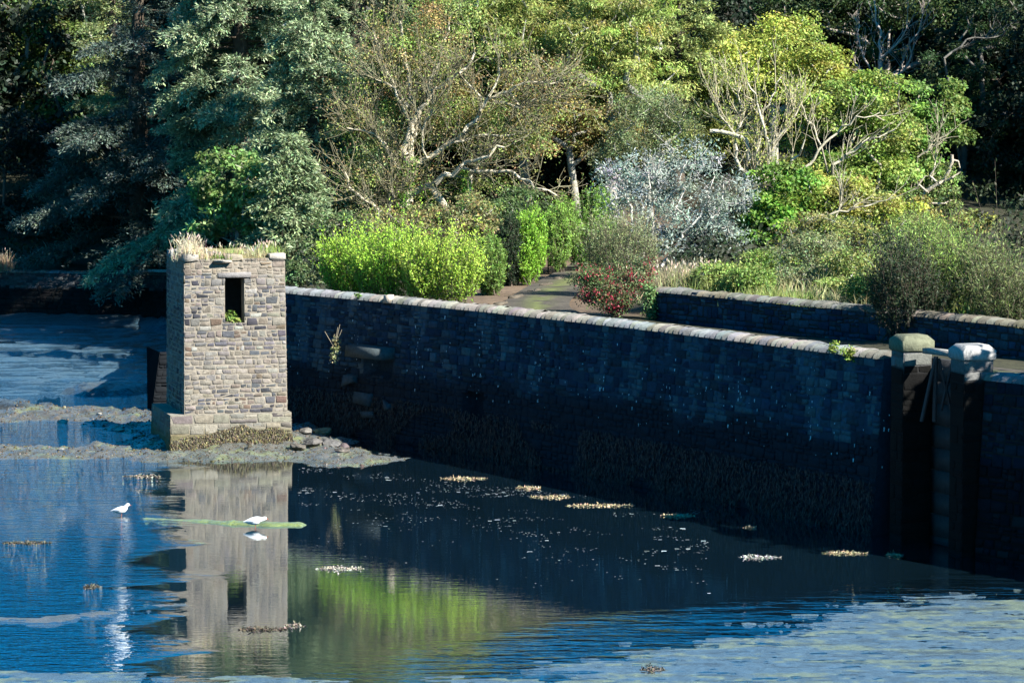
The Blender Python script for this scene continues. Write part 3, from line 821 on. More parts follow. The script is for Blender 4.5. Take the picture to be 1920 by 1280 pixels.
for k in range(9):
    z0 = -.4 + k * .5; z1 = z0 + .485; th = .06 + .015 * (k % 2); s2 = np.array([d[1], -d[0], 0]) * th
    v = [np.r_[p[:2], z] + sg * s2 for z in (z0, z1) for sg in (1, -1) for p in (q0, q1)]
    mb.add(v, [[0, 2, 3, 1], [4, 5, 7, 6], [0, 1, 5, 4], [2, 6, 7, 3], [0, 4, 6, 2], [1, 3, 7, 5]], (.03, .03, .032))
mb.build('added_back_boards', M_IRON, fr)  # boards added behind the frame to keep the opening dark
rg0 = nrm(np.array([.60, -.80]))
RB = np.array([pc2[0], 61.8]) + rg0 * pw2 * .9
def rplace(u, z, o):
    nr = np.array([-.80, -.60]); q = RB + rg0 * np.asarray(u)[..., None] + nr * (np.asarray(o) + (3.8 - np.asarray(z)) * .06)[..., None]
    return np.concatenate([q, np.broadcast_to(z, np.shape(u))[..., None]], -1)
stone_wall('sea_wall', 'deeply shaded continuation of the sea wall right of the pale capped pier', rplace, 16, -.4, 3.85, .55, PAL_WALL, lambda u, z, c: c * (.4 if z > 2 else .15), lambda u, z: np.where((z > 2)[:, None], .02, .006) * np.ones((len(u), 3)), lambda u, z: 0 * u, None, rngs=14)  # whole face darkened, the shade right of the pier is in the tones
# low sea wall along the far bank
FB = Path([(-10.75, 92.2), (-11.1, 98), (-12.1, 112), (-12.6, 116), (-13.5, 122), (-15, 127.2), (-22, 129.2), (-34, 131), (-60, 133)])
def fbplace(u, z, o):
    p, n = FB.at(u); n = np.where(n[..., 1:] > 0, -n, n)
    q = p + n * (np.asarray(o) + (2.1 - np.asarray(z)) * .35)[..., None]
    return np.concatenate([q, np.broadcast_to(z, np.shape(u))[..., None]], -1)
stone_wall('bank_wall', 'low shadowed stone wall along the far bank left of the tower', fbplace, FB.L, -.3, 2.15, .6, [((.16, .17, .17), 2), ((.1, .1, .11), 1)], lambda u, z, c: c * (.35 if z > 1.45 else .06), lambda u, z: np.where((z > 1.45)[:, None], .05, .008) * np.ones((len(u), 3)), lambda u, z: 0 * u, None, copz=.12, rngs=15)  # far-bank shade put into the stone tones, darkest at the foot

# kerb stones beside the lane
rg = np.random.default_rng(33)
for k, (px, py, Y) in enumerate(((938, 562, 86.5), (968, 549, 89.5), (1000, 537, 92.5), (1025, 527, 95.5), (1048, 517, 99))):
    p = at_y(px, py, Y); x = p[0]; z = lz(x, Y)
    def M(v, x=x, Y=Y):
        v = v + rg.normal(0, .02, v.shape); return np.stack([x + v[:, 0] * .3 - v[:, 1] * .95, Y + v[:, 0] * .95 + v[:, 1] * .3, v[:, 2]], -1)
    mb = MB(); chamfer_box(mb, rg.uniform(.3, .6), .12, z - .1, z + .14, .03, np.array((.1, .085, .065)) * rg.uniform(.7, 1.2), M)
    tag(mb.build('kerb_stone', M_STONE, base=(x, Y, z)), 'rough edging stone along the left side of the lane', 'kerb stone', 'rough edging stones along the lane')
#VEG
# ------------------------------------------------------------------ growing things
BARK_PALE = (.42, .37, .27); BARK_GREY = (.27, .26, .22); BARK_DARK = (.07, .055, .04)
def lobe_points(rng, lobes, n, Y, shell=.5):
    """points in ellipsoidal lobes given by (photo x, photo y, rx, ry, depth offset, depth radius)"""
    w = np.array([l[2] * l[3] for l in lobes], float); w /= w.sum(); out = []
    for l, k in zip(lobes, np.maximum(1, np.round(w * n).astype(int))):
        Yc = Y + l[4]; c = at_y(l[0], l[1], Yc); m = mpp(Yc)
        q = nrm(rng.normal(size=(k, 3))) * (shell + (1 - shell) * rng.random((k, 1)) ** .6)
        out.append(c + q * np.array([l[2] * m, l[5], l[3] * m]))
    return np.concatenate(out)
def branch_to(mb, rng, trunk, pts, r0, col, kr=.5, wob=.12, sides=5):
    """limbs that reach every clump from the trunk, each joining the nearest wood below it"""
    trunk = np.asarray(trunk, float); nodes = [trunk[0]]; par = [-1]
    for a, b in zip(trunk[:-1], trunk[1:]):
        for t in (.25, .5, .75, 1.0): nodes.append(a + (b - a) * t); par.append(len(nodes) - 2)
    nodes = [n for n in nodes]; tip = [0] * len(nodes)
    order = np.argsort(np.linalg.norm(pts - trunk[0], axis=1))
    for i in order:
        p = pts[i]; Nd = np.array(nodes); d = np.linalg.norm(Nd - p, axis=1)
        cost = d + 1.3 * np.clip(Nd[:, 2] - p[2] + .35 * d, 0, None)
        j = int(np.argmin(cost)); a = nodes[j]; L = np.linalg.norm(p - a)
        k = max(1, int(L / .7)); pv = j
        for q in range(1, k + 1):
            t = q / k; x = a + (p - a) * t + (rng.normal(0, wob * min(L, 2) * .3, 3) if q < k else 0) + np.array([0, 0, .10 * L * math.sin(PI * t)])
            nodes.append(x); par.append(pv); tip.append(1 if q == k else 0); pv = len(nodes) - 1
    cnt = np.array(tip, float)
    for i in range(len(nodes) - 1, 0, -1): cnt[par[i]] += cnt[i]
    cnt = np.maximum(cnt, .6); rad = r0 * (cnt / cnt[0]) ** kr
    rad = np.maximum(rad, .012)
    Nd = np.array(nodes); pa = np.array(par[1:]); ch = np.arange(1, len(nodes))
    ra = np.minimum(rad[pa], rad[ch] * 1.5)
    tubes(mb, Nd[pa], Nd[ch], ra, rad[ch], col, sides)
def base_of(px, Y, z=None):
    x = at_y(px, 500, Y)[0]; return np.array([x, Y, lz(x, Y) if z is None else z])
def broadleaf(name, label, px, Y, lobes, seed, col, cat='shrub', n=150, per=110, R_=.55, leaf=(.17, .09), bark=BARK_GREY, r0=.22, flat=.55, group=None, trunk_top=None, shell=.5, cvar=.25, mat=None, up=.9, hue=.1, droop=.25, spread=0):
    rng = np.random.default_rng(seed)
    b = base_of(px, Y); t = thing(name, label, cat, b, group)
    pts = lobe_points(rng, lobes, n, Y, shell)
    g = np.array([lz(p[0], p[1]) + .25 for p in pts]); pts[:, 2] = np.maximum(pts[:, 2], g)
    lo, hi = np.percentile(pts[:, 2], 5), np.percentile(pts[:, 2], 70); c = pts.mean(0)
    top = np.array([c[0], c[1], hi]) if trunk_top is None else trunk_top
    mid = b + (top - b) * .5 + rng.normal(0, .15, 3) * np.array([1, 1, 0])
    w = MB(); branch_to(w, rng, [b - np.array([0, 0, .2]), mid, top], pts, r0, np.array(bark))
    w.build('trunk', M_BARK, t)
    mb = MB(); clump_leaves(mb, rng, pts, R_ * rng.uniform(.65, 1.35, len(pts)), per, leaf[0], leaf[1], col, flat, up, droop, cvar, hue=hue)
    mb.build('crown', mat or M_LEAF, t)
    return t
def conifer(name, label, px, Y, top_py, base_py, halfw, seed, col, tipcol, nb=70, group=None, rise=.15, droop=.25, dens=1.0, gap=.0, tilt=None, spray=(.21, .058), base_z=None, taper=.75, lean=0.):
    """trunk with flat sweeping boughs; halfw = half spread in photo pixels at the lowest boughs"""
    rng = np.random.default_rng(seed)
    b = base_of(px, Y); zt = at_y(px, top_py, Y)[2]; zb = max(at_y(px, base_py, Y)[2], b[2] + .4)
    t = thing(name, label, 'tree', b, group); m = mpp(Y); Rm = halfw * m
    w = MB(); tp = b + np.array([lean, 0, zt - b[2]])
    zz = np.linspace(0, 1, 8)[:, None]; tr = b + (tp - b) * zz + np.concatenate([rng.normal(0, .06, (8, 2)), np.zeros((8, 1))], 1)
    polytube(w, tr, np.linspace(.034, .004, 8) * (zt - b[2]), BARK_DARK, 7)
    P = []; A = []; Cc = []; NN = []
    az = rng.uniform(0, 2 * PI)
    nb = int(nb * 1.8)
    for k in range(nb):
        f = (k + rng.random()) / nb; z = zb + (zt - zb) * f ** .9
        az += 2.39996 + rng.normal(0, .35)
        L = Rm * ((1 - f) ** taper * .95 + .07) * rng.uniform(.75, 1.12) * (.35 + .95 * float(sstep(.3, .62, vnoise(np.array([math.cos(az) * 1.6 + seed * 7.1]), np.array([math.sin(az) * 1.6 + z * .55]), seed)[0])))
        dr = np.array([math.cos(az), math.sin(az), 0]); sd = np.array([-dr[1], dr[0], 0])
        o = b + (tp - b) * ((z - b[2]) / (zt - b[2])); o[2] = z
        n = max(4, int(L / .35)); s = np.linspace(0, 1, n + 1)
        up = rise * rng.uniform(.4, 1.5); dp = droop * rng.uniform(.5, 1.4)
        sway = rng.normal(0, .12)
        bp = o + dr * (L * s)[:, None] + sd * (sway * L * s ** 2)[:, None] + np.array([0, 0, 1.]) * (L * (up * s - dp * s ** 2.2))[:, None]
        polytube(w, bp, np.linspace(.012 * L + .012, .008, n + 1), BARK_DARK, 4)
        # side branchlets in the plane of the bough
        nbr = max(8, int(L / .085 * dens))
        sb = rng.uniform(.18, 1.0, nbr) ** .8; side = rng.choice([-1, 1], nbr)
        root = np.stack([np.interp(sb, s, bp[:, j]) for j in range(3)], 1)
        tan = nrm(np.stack([np.interp(sb, s, np.gradient(bp[:, j])) for j in range(3)], 1))
        bl = (L * .42 * (1 - sb) ** .6 + .28) * rng.uniform(.6, 1.2, nbr)
        bd = nrm(tan * .75 + sd * side[:, None] * .9 + np.array([0, 0, -.06]) + rng.normal(0, .14, (nbr, 3)))
        for q in range(nbr):
            ns = max(6, int(bl[q] / .026 * dens)); tt = rng.random(ns)
            pp = root[q] + bd[q] * (bl[q] * tt)[:, None] + rng.normal(0, .075, (ns, 3)) + np.array([0, 0, -.12]) * (tt ** 2 * bl[q])[:, None]
            P.append(pp); A.append(nrm(bd[q] + rng.normal(0, .5, (ns, 3)) + np.array([0, 0, .12])))
            k_ = np.clip(.55 * tt + .55 * sb[q] - .15, 0, 1)[:, None]
            Cc.append(np.array(col) * (1 - k_) + np.array(tipcol) * k_)
            NN.append(nrm(np.array([0, 0, 1.]) + rng.normal(0, .45, (ns, 3))))
    P = np.concatenate(P); A = np.concatenate(A); Cc = np.concatenate(Cc); NN = np.concatenate(NN)
    mb = MB(); n = len(P)
    leaves(mb, P, A, NN, spray[0] * rng.uniform(.6, 1.3, n), spray[1] * rng.uniform(.7, 1.4, n), jitcol(rng, Cc, n, .2, .08), .05)
    w.build('trunk', M_BARK, t); mb.build('crown', M_NEEDLE, t)
    return t
def limb_pts(rng, pl, Y, r0, r1, dY=0., wob=.05):
    q = np.array(pl, float); t = np.r_[0, np.cumsum(np.linalg.norm(np.diff(q, axis=0), axis=1))]
    n = max(3, int(t[-1] / 14)); s = np.linspace(0, t[-1], n)
    px = np.interp(s, t, q[:, 0]); py = np.interp(s, t, q[:, 1]); yy = Y + dY * (s / t[-1]) + np.convolve(rng.normal(0, .25, n), np.ones(3) / 3, 'same') * np.linspace(0, 1, n)
    p = np.array([at_y(a, b, c) for a, b, c in zip(px, py, yy)]); p[1:-1] += rng.normal(0, wob, (n - 2, 3))
    return p, np.linspace(r0, r1, n)
def twigs(mb, rng, roots, dirs, L, r, col, depth=2, kids=3, spread=.6, up=.25):
    """forking bare twigs; returns the tips and their directions"""
    tips = []; td = []
    P, D = np.asarray(roots), nrm(np.asarray(dirs))
    for lev in range(depth):
        n = len(P); l = L * (.62 ** lev) * rng.uniform(.6, 1.25, n)
        m = P + D * (l * .5)[:, None] + rng.normal(0, .06, (n, 3)) * l[:, None]
        D2 = nrm(D + rng.normal(0, .2, (n, 3)) + np.array([0, 0, up * .5])); e = m + D2 * (l * .5)[:, None]
        ra = r * (.55 ** lev)
        tubes(mb, P, m, ra, ra * .8, col, 4); tubes(mb, m, e, ra * .8, ra * .55, col, 4)
        tips.append(e); td.append(D2)
        src = np.concatenate([m, e]); sdir = np.concatenate([D, D2])
        k = np.repeat(np.arange(len(src)), kids)
        P = src[k]; D = nrm(sdir[k] + rng.normal(0, spread, (len(k), 3)) + np.array([0, 0, up]))
    return np.concatenate(tips), np.concatenate(td)
def shoots(name, label, px, Y, lobes, seed, col, tipcol, cat='shrub', n=400, L=.7, per=26, leaf=(.09, .04), group=None, spread=.25, mat=None, hang=0., r=.006, shell=.75, low=True):
    """bush of many upright leafy shoots"""
    rng = np.random.default_rng(seed); b = base_of(px, Y); t = thing(name, label, cat, b, group)
    pts = lobe_points(rng, lobes, n, Y, shell)
    g = np.array([lz(p[0], p[1]) for p in pts]); pts[:, 2] = np.maximum(pts[:, 2], g + .15)
    c = pts.mean(0); out = nrm(pts - np.array([c[0], c[1], b[2]])) * np.array([1, 1, .3])
    D = nrm(np.array([0, 0, 1.]) + out * .35 + rng.normal(0, spread, pts.shape))
    ll = L * rng.lognormal(-.05, .38, len(pts))
    w = MB()
    e = pts + D * ll[:, None]; s = pts - D * ll[:, None] * .4
    tubes(w, s, e, r, r * .6, np.array(BARK_DARK), 3)
    gb = np.stack([np.full(8, b[0]), np.full(8, b[1]), np.full(8, b[2] - .1)], 1) + rng.normal(0, .25, (8, 3)) * np.array([1, 1, 0])
    tubes(w, gb, pts[rng.integers(0, len(pts), 8)], .03, .012, np.array(BARK_DARK), 4)
    w.build('stems', M_BARK, t)
    k = np.repeat(np.arange(len(pts)), per); tt = rng.random(len(k)); m = len(k)
    P = s[k] + (e - s)[k] * tt[:, None] + rng.normal(0, .03, (m, 3))
    A = D[k] * .7 + rng.normal(0, .6, (m, 3)); A[:, 2] -= hang
    Nn = nrm(rng.normal(0, .6, (m, 3)) + np.array([0, -.25, .7]))
    kk = (tt ** 1.5)[:, None]; base = np.array(col) * (1 - kk) + np.array(tipcol) * kk
    base = base * (1 + rng.normal(0, .18, (len(pts), 1)))[k]
    mb = MB(); leaves(mb, P, A, Nn, leaf[0] * rng.uniform(.6, 1.3, m), leaf[1] * rng.uniform(.6, 1.3, m), jitcol(rng, base, m, .18, .08))
    mb.build('foliage', mat or M_LEAF, t)
    return t
def blades(mb, rng, P, D, L, W, col, bend=.35):
    n = len(P); L = np.broadcast_to(L, (n,)); az = rng.uniform(0, 2 * PI, n)
    S = np.stack([np.cos(az), np.sin(az), 0 * az], 1); D = nrm(D)
    B = nrm(rng.normal(size=(n, 3)) * np.array([1, 1, .1])) * (bend * L * rng.uniform(.2, 1.3, n))[:, None]
    c0, c1, c2 = P, P + D * (L * .55)[:, None] + B * .25, P + D * (L * .95)[:, None] + B
    w = np.broadcast_to(W, (n,))[:, None]
    v = np.stack([c0 - S * w, c0 + S * w, c1 + S * w * .8, c1 - S * w * .8, c2 + S * w * .12, c2 - S * w * .12], 1).reshape(-1, 3)
    i = np.arange(n)[:, None] * 6
    f = np.concatenate([i + np.array([[0, 1, 2, 3]]), i + np.array([[3, 2, 4, 5]])])
    mb.add(v, f, np.repeat(col, 6, 0))
def tuft(name, label, p, spread, n, L, col, seed, group=None, W=.006, heads=True, cat='grass tuft', lean=(0, 0, 0), fan=.25):
    rng = np.random.default_rng(seed); mb = MB()
    P = p + rng.normal(0, 1, (n, 3)) * np.array(spread); D = np.array([0, 0, 1.]) + rng.normal(0, fan, (n, 3)) + np.array(lean)
    c = jitcol(rng, col, n, .25, .12)
    blades(mb, rng, P, D, L * rng.uniform(.35, 1.1, n), W, c)
    if heads:
        k = rng.integers(0, n, n // 5); q = P[k] + nrm(D[k]) * (L * rng.uniform(.8, 1.25, len(k)))[:, None]
        tubes(mb, P[k], q, .004, .003, np.array(col) * 1.1, 3)
        leaves(mb, q - np.array([0, 0, .05]), D[k] + rng.normal(0, .2, (len(k), 3)), rng.normal(size=(len(k), 3)), .12, .035, jitcol(rng, np.array((.5, .41, .31)), len(k), .2, .1))
    return tag(mb.build(name, M_GRASS, base=p), label, cat, group)

C_BLUE, T_BLUE = (.075, .125, .07), (.36, .44, .25)
C_OLIV, T_OLIV = (.17, .20, .05), (.35, .40, .12)
C_GREY, T_GREY = (.10, .15, .07), (.29, .36, .19)
C_YEL = (.30, .35, .07); C_MID = (.12, .20, .045); C_SHADE = (.012, .024, .016); C_BROWN = (.17, .13, .055)  # the dark tone has the far bank's shade built in

# --- the blue-green conifers behind and left of the tower
conifer('conifer_tree', 'tall blue-green conifer with drooping layered boughs rising behind the tower', 455, 118, -300, 440, 200, 1, C_BLUE, T_BLUE, nb=95, rise=.12, droop=.34)
conifer('conifer_tree', 'blue-green conifer close right of the tall one, reaching down towards the bright hedge', 590, 112, -90, 470, 135, 2, C_GREY, T_BLUE, nb=80, rise=.1, droop=.35)
conifer('conifer_tree', 'shadowy blue-green conifer with one wide lit bough reaching left over the far bank', 265, 130, -260, 470, 190, 3, (.035, .065, .055), (.15, .19, .15), nb=75, rise=.1, droop=.3)  # needle colours lowered to hold the shade on this tree
conifer('conifer_tree', 'small silvery conifer with hanging boughs low behind the tower roof', 545, 105, 250, 480, 95, 4, C_GREY, T_GREY, nb=50, rise=.05, droop=.35)
conifer('conifer_tree', 'grey-green conifer between the brown tree and the tall blue-green one', 672, 122, -420, 330, 150, 5, C_BLUE, T_GREY, nb=70, rise=.12, droop=.3)
broadleaf('broadleaf_tree', 'young large-leaved green tree in front of the dark boughs right of the tower', 440, 106.5, [(430, 330, 75, 60, 0, 1.3), (400, 400, 50, 45, 0, 1), (470, 390, 55, 50, 0, 1)], 6, (.15, .24, .07), n=80, per=80, R_=.42, leaf=(.2, .13), group=None, cat='tree', r0=.1)
# --- far left
broadleaf('broadleaf_tree', 'dull green broadleaf tree with a lit top in the upper left corner', 60, 152, [(60, 40, 150, 140, 0, 3.5), (-40, 220, 120, 150, 0, 3), (130, 200, 90, 150, 0, 3)], 7, (.09, .13, .03), n=170, per=170, R_=.95, leaf=(.24, .14), cat='tree', r0=.35)
conifer('conifer_tree', 'olive-green tree with horizontal pale boughs near the upper left corner', 215, 146, -140, 300, 130, 8, C_OLIV, T_GREY, nb=60, rise=.15, droop=.25)
broadleaf('broadleaf_tree', 'deeply shaded tree standing over the far bank at the left edge', 90, 140, [(60, 350, 170, 150, 0, 2.5), (190, 400, 100, 110, 0, 2)], 9, C_SHADE, n=140, per=110, R_=.75, bark=BARK_DARK, leaf=(.22, .13), cat='tree', r0=.25)

# --- the pale-limbed brown tree in the middle
rng = np.random.default_rng(40)
YB = 108.
bt = thing('brown_tree', 'spreading tree with pale bare limbs, russet twigs and ivy on its trunk', 'tree', base_of(748, YB))
w = MB(); w2 = MB(); LP_ = []
def px_r(p): return p / 2 * mpp(YB)
LIMBS = [([(742, 470), (747, 421), (759, 375), (768, 330), (770, 300)], 34, 24, 0), ([(768, 337), (759, 277), (770, 240), (789, 202), (819, 169), (856, 144), (879, 120), (890, 99)], 16, 4, -.6),
 ([(776, 362), (804, 352), (830, 334), (856, 319), (871, 304), (897, 300), (916, 285), (946, 277)], 15, 4, -1.8), ([(770, 318), (800, 296), (837, 274), (871, 247), (890, 229), (905, 199), (924, 176), (939, 146), (935, 127)], 14, 3, -1.2),
 ([(905, 187), (890, 165), (871, 150)], 6, 2, -.3), ([(924, 184), (965, 165), (1010, 154), (1047, 154)], 7, 2, -.6), ([(976, 204), (1002, 184), (1040, 184)], 6, 2, 0), ([(924, 190), (950, 198), (976, 204)], 6, 5, -.4),
 ([(759, 330), (729, 292), (710, 262), (684, 244), (650, 240)], 9, 2, -.8), ([(770, 230), (736, 161), (706, 150)], 8, 2, -.4), ([(740, 300), (721, 270), (687, 221), (669, 202)], 7, 2, .4),
 ([(745, 425), (717, 397), (684, 375), (661, 360), (646, 322)], 10, 3, -1.4), ([(684, 375), (705, 362), (718, 348)], 5, 2, -.3), ([(738, 440), (732, 409), (738, 360), (734, 330)], 8, 3, -1.0),
 ([(856, 319), (894, 319), (954, 322), (991, 349), (1044, 367)], 9, 3, -1), ([(870, 440), (875, 349), (890, 319), (909, 285), (930, 262)], 16, 5, .5), ([(770, 300), (775, 250), (770, 180), (760, 110), (750, 40)], 14, 4, .8),
 ([(775, 250), (800, 180), (830, 100), (845, 30)], 10, 3, .6), ([(765, 200), (720, 120), (700, 50)], 8, 3, .5), ([(837, 274), (870, 262), (930, 250), (985, 250)], 6, 2, -.8), ([(800, 296), (790, 262), (800, 225), (812, 200)], 5, 2, -1.2)]
roots = []; dirs = []
for pl, a, b, dY in LIMBS:
    a *= .95; b *= 1.0
    y0 = YB + (0 if pl[0][1] > 300 or pl[0][0] < 800 else dY * .6)
    p, r = limb_pts(rng, pl, y0, px_r(a), px_r(b), dY)
    polytube(w, p, r, BARK_PALE, 7)
    if LP_:
        q_ = np.concatenate(LP_); j_ = q_[np.argmin(np.linalg.norm(q_ - p[0], axis=1))]
        polytube(w, [p[0], j_], [r[0], r[0]], BARK_PALE, 6)
    LP_.append(p)
    if a < 30:
        k = rng.integers(1, len(p), 18); roots.append(p[k]); g = np.gradient(p, axis=0)[k]
        dirs.append(nrm(g) + rng.normal(0, .6, (18, 3)) + np.array([0, 0, .35]))
roots = np.concatenate(roots); dirs = np.concatenate(dirs)
tp, td = twigs(w2, rng, roots, dirs, 1.25, .02, np.array((.17, .155, .095)), 2, 3, .55, .2)
w.build('trunk', M_BARK, bt); w2.build('twigs', M_BARK, bt)
mb = MB(); k = rng.integers(0, len(tp), 11000); m = len(k)
browny = np.where(rng.random((m, 1)) < .5, np.array([[.26, .2, .085]]), np.array([[.25, .3, .085]]))
leaves(mb, tp[k] + rng.normal(0, .14, (m, 3)), td[k] + rng.normal(0, .7, (m, 3)), rng.normal(size=(m, 3)) + np.array([0, -.2, .6]), .1 * rng.uniform(.6, 1.3, m), .05, jitcol(rng, browny, m, .25, .1))
C = lobe_points(rng, [(790, 70, 130, 90, 1.2, 1.6), (790, 180, 120, 60, 1.5, .8), (700, 230, 80, 90, 1, 1.2), (860, 230, 120, 60, 1.2, 1), (960, 240, 110, 60, .6, 1.2), (700, 330, 70, 40, .5, 1), (840, 340, 110, 40, 1, 1.2)], 260, YB, .3)
clump_leaves(mb, rng, C, .6, 170, .11, .055, np.where(rng.random((len(C), 1)) < .3, np.array([[.27, .21, .08]]), np.array([[.24, .31, .085]])), .6)
mb.build('crown', M_LEAF, bt)
mb = MB(); C = np.array([at_y(x + rng.normal(0, 9), y, YB - .35) for x, y in zip(np.interp(np.linspace(0, 1, 40), [0, 1], [745, 772]), np.linspace(440, 300, 40))])
C = np.concatenate([C, np.array([at_y(873 + rng.normal(0, 7), y, YB - .3) for y in np.linspace(430, 320, 20)])])
clump_leaves(mb, rng, C, .2, 40, .09, .07, (.13, .26, .04), .9); mb.build('ivy', M_LEAF, bt)

# --- olive conifers along the top
conifer('conifer_tree', 'feathery olive conifer behind the right half of the brown tree', 985, 132, -190, 270, 185, 41, C_OLIV, T_OLIV, nb=85, rise=.3, droop=.25)
conifer('conifer_tree', 'big olive conifer above the lane with long level boughs', 1150, 126, -210, 300, 190, 42, C_OLIV, T_OLIV, nb=95, rise=.25, droop=.25)
conifer('conifer_tree', 'pale olive conifer left of the yellow-green tree, its foot behind the silvery shrub', 1270, 121, -90, 300, 120, 43, C_GREY, T_OLIV, nb=65, rise=.3, droop=.25)
conifer('conifer_tree', 'dim green conifer in the back row at the top, between two olive ones', 860, 136, -640, 200, 150, 44, C_GREY, T_OLIV, nb=70, rise=.2, droop=.3)
broadleaf('willow_tree', 'soft grey-green willowy tree just behind the silvery shrub', 1230, 111, [(1225, 240, 95, 75, 0, 1.2), (1170, 300, 60, 50, 0, 1)], 45, (.2, .24, .11), n=150, per=130, R_=.4, leaf=(.13, .035), cat='tree', r0=.12, flat=1.1, droop=-.4)
broadleaf('broadleaf_tree', 'russet-tinged olive tree overhanging the dark mouth of the lane', 1090, 116, [(1050, 215, 110, 40, 0, 1.6), (1140, 255, 70, 40, 0, 1.4), (1010, 150, 90, 50, 0, 1.4)], 46, (.22, .2, .065), n=120, per=140, R_=.55, leaf=(.14, .07), cat='tree', r0=.16, hue=.16)

for k, (px, Y, lobes, lab) in enumerate(((985, 119, [(965, 60, 95, 75, 0, 1.7), (1040, 120, 80, 50, 0, 1.5), (920, -20, 90, 60, 0, 1.6)], 'olive feathery tree at the top, just right of the brown tree crown'),
    (1150, 117, [(1140, 60, 110, 80, 0, 1.8), (1200, 140, 90, 55, -.5, 1.5), (1090, 150, 70, 45, -.5, 1.3), (1180, -20, 100, 60, 0, 1.6)], 'pale olive feathery tree at the top above the dark mouth of the lane'))):
    broadleaf('olive_tree', lab, px, Y, lobes, 145 + k, (.25, .30, .075), n=150, per=190, R_=.75, leaf=(.2, .05), cat='tree', r0=.25, flat=.35, cvar=.2, droop=.5)
# --- right-hand wood
broadleaf('broadleaf_tree', 'domed yellow-green tree high on the right above the bare grey one', 1450, 124, [(1470, 105, 125, 75, 0, 2.0), (1350, 115, 80, 55, -.5, 1.6), (1545, 140, 60, 50, 0, 1.4), (1400, 150, 80, 30, -.5, 1.4)], 47, C_YEL, n=150, per=200, R_=.7, leaf=(.16, .09), cat='tree', r0=.25, cvar=.2)
rng = np.random.default_rng(48); YK = 110.
kt = thing('bare_tree', 'nearly leafless grey tree with fanned bare branches above the silvery shrub', 'tree', base_of(1405, YK))
w = MB(); w2 = MB(); roots = []; dirs = []
for pl, a, b, dY in [([(1402, 480), (1399, 422), (1401, 337), (1380, 300), (1378, 253)], 14, 5, 0), ([(1404, 420), (1420, 356), (1439, 309), (1448, 272), (1425, 225), (1420, 187), (1401, 155)], 10, 3, -.6),
    ([(1408, 380), (1425, 351), (1467, 319), (1500, 290), (1509, 262)], 9, 3, -1), ([(1412, 350), (1425, 262), (1429, 220), (1448, 178), (1467, 141)], 8, 2, .5), ([(1331, 246), (1364, 251), (1401, 262), (1404, 300)], 9, 9, 0),
    ([(1378, 253), (1354, 220), (1345, 197)], 5, 2, -.3), ([(1378, 260), (1392, 220), (1385, 180), (1390, 160)], 5, 2, .3), ([(1440, 300), (1470, 240), (1480, 190)], 5, 2, .4), ([(1448, 272), (1480, 235), (1500, 200)], 5, 2, .2)]:
    p, r = limb_pts(rng, pl, YK, px_r(a), px_r(b), dY); polytube(w, p, r, (.38, .35, .27), 6)
    k = rng.integers(1, len(p), 11); roots.append(p[k]); dirs.append(nrm(np.gradient(p, axis=0)[k]) + rng.normal(0, .45, (11, 3)) + np.array([0, 0, .4]))
tp, td = twigs(w2, rng, np.concatenate(roots), np.concatenate(dirs), 1.2, .02, np.array((.34, .3, .2)), 2, 2, .4, .35)
w.build('trunk', M_BARK, kt); w2.build('twigs', M_BARK, kt)
mb = MB(); k = rng.integers(0, len(tp), 2600); m = len(k)
leaves(mb, tp[k] + rng.normal(0, .1, (m, 3)), td[k] + rng.normal(0, .6, (m, 3)), rng.normal(size=(m, 3)) + np.array([0, 0, .6]), .1, .05, jitcol(rng, C_YEL, m, .25, .1)); mb.build('crown', M_LEAF, kt)

def limbed(name, label, base_px, Y, limbs, lobes, seed, col, bark, n=150, per=100, R_=.5, leaf=(.17, .1), cvar=.25, tw=8, hue=.1):
    rng = np.random.default_rng(seed); t = thing(name, label, 'tree', base_of(base_px, Y)); w = MB(); w2 = MB(); ro = []; di = []
    for pl, a, b, dY in limbs:
        p, r = limb_pts(rng, pl, Y - 1.0, a * .33 * mpp(Y), b * .33 * mpp(Y), dY); polytube(w, p, r, bark, 6)
        polytube(w, [p[0], (p[0] * .5 + base_of(base_px, Y) * .5) + np.array([0, 0, .6]), base_of(base_px, Y) + np.array([0, 0, .5])], [r[0], r[0] * 1.1, r[0] * 1.3], np.array(bark) * .7, 5)
        k = rng.integers(1, len(p), tw); ro.append(p[k]); di.append(nrm(np.gradient(p, axis=0)[k]) + rng.normal(0, .5, (tw, 3)) + np.array([0, 0, .3]))
    tp, _ = twigs(w2, rng, np.concatenate(ro), np.concatenate(di), .9, .018, np.array(bark) * .8, 2, 2, .5, .3)
    pts = lobe_points(rng, lobes, n, Y, .45); pts[:, 2] = np.maximum(pts[:, 2], [lz(p[0], p[1]) + .2 for p in pts])
    b = base_of(base_px, Y); c = pts.mean(0)
    branch_to(w, rng, [b - np.array([0, 0, .2]), (b + c) / 2, c], pts, .2, np.array(bark) * .7)
    w.build('trunk', M_BARK, t); w2.build('twigs', M_BARK, t)
    mb = MB(); clump_leaves(mb, rng, pts, R_ * rng.uniform(.65, 1.35, len(pts)), per, leaf[0], leaf[1], col, .55, .9, .25, cvar, hue=hue); mb.build('crown', M_LEAF, t)
    return t
PALE = (.4, .36, .26)
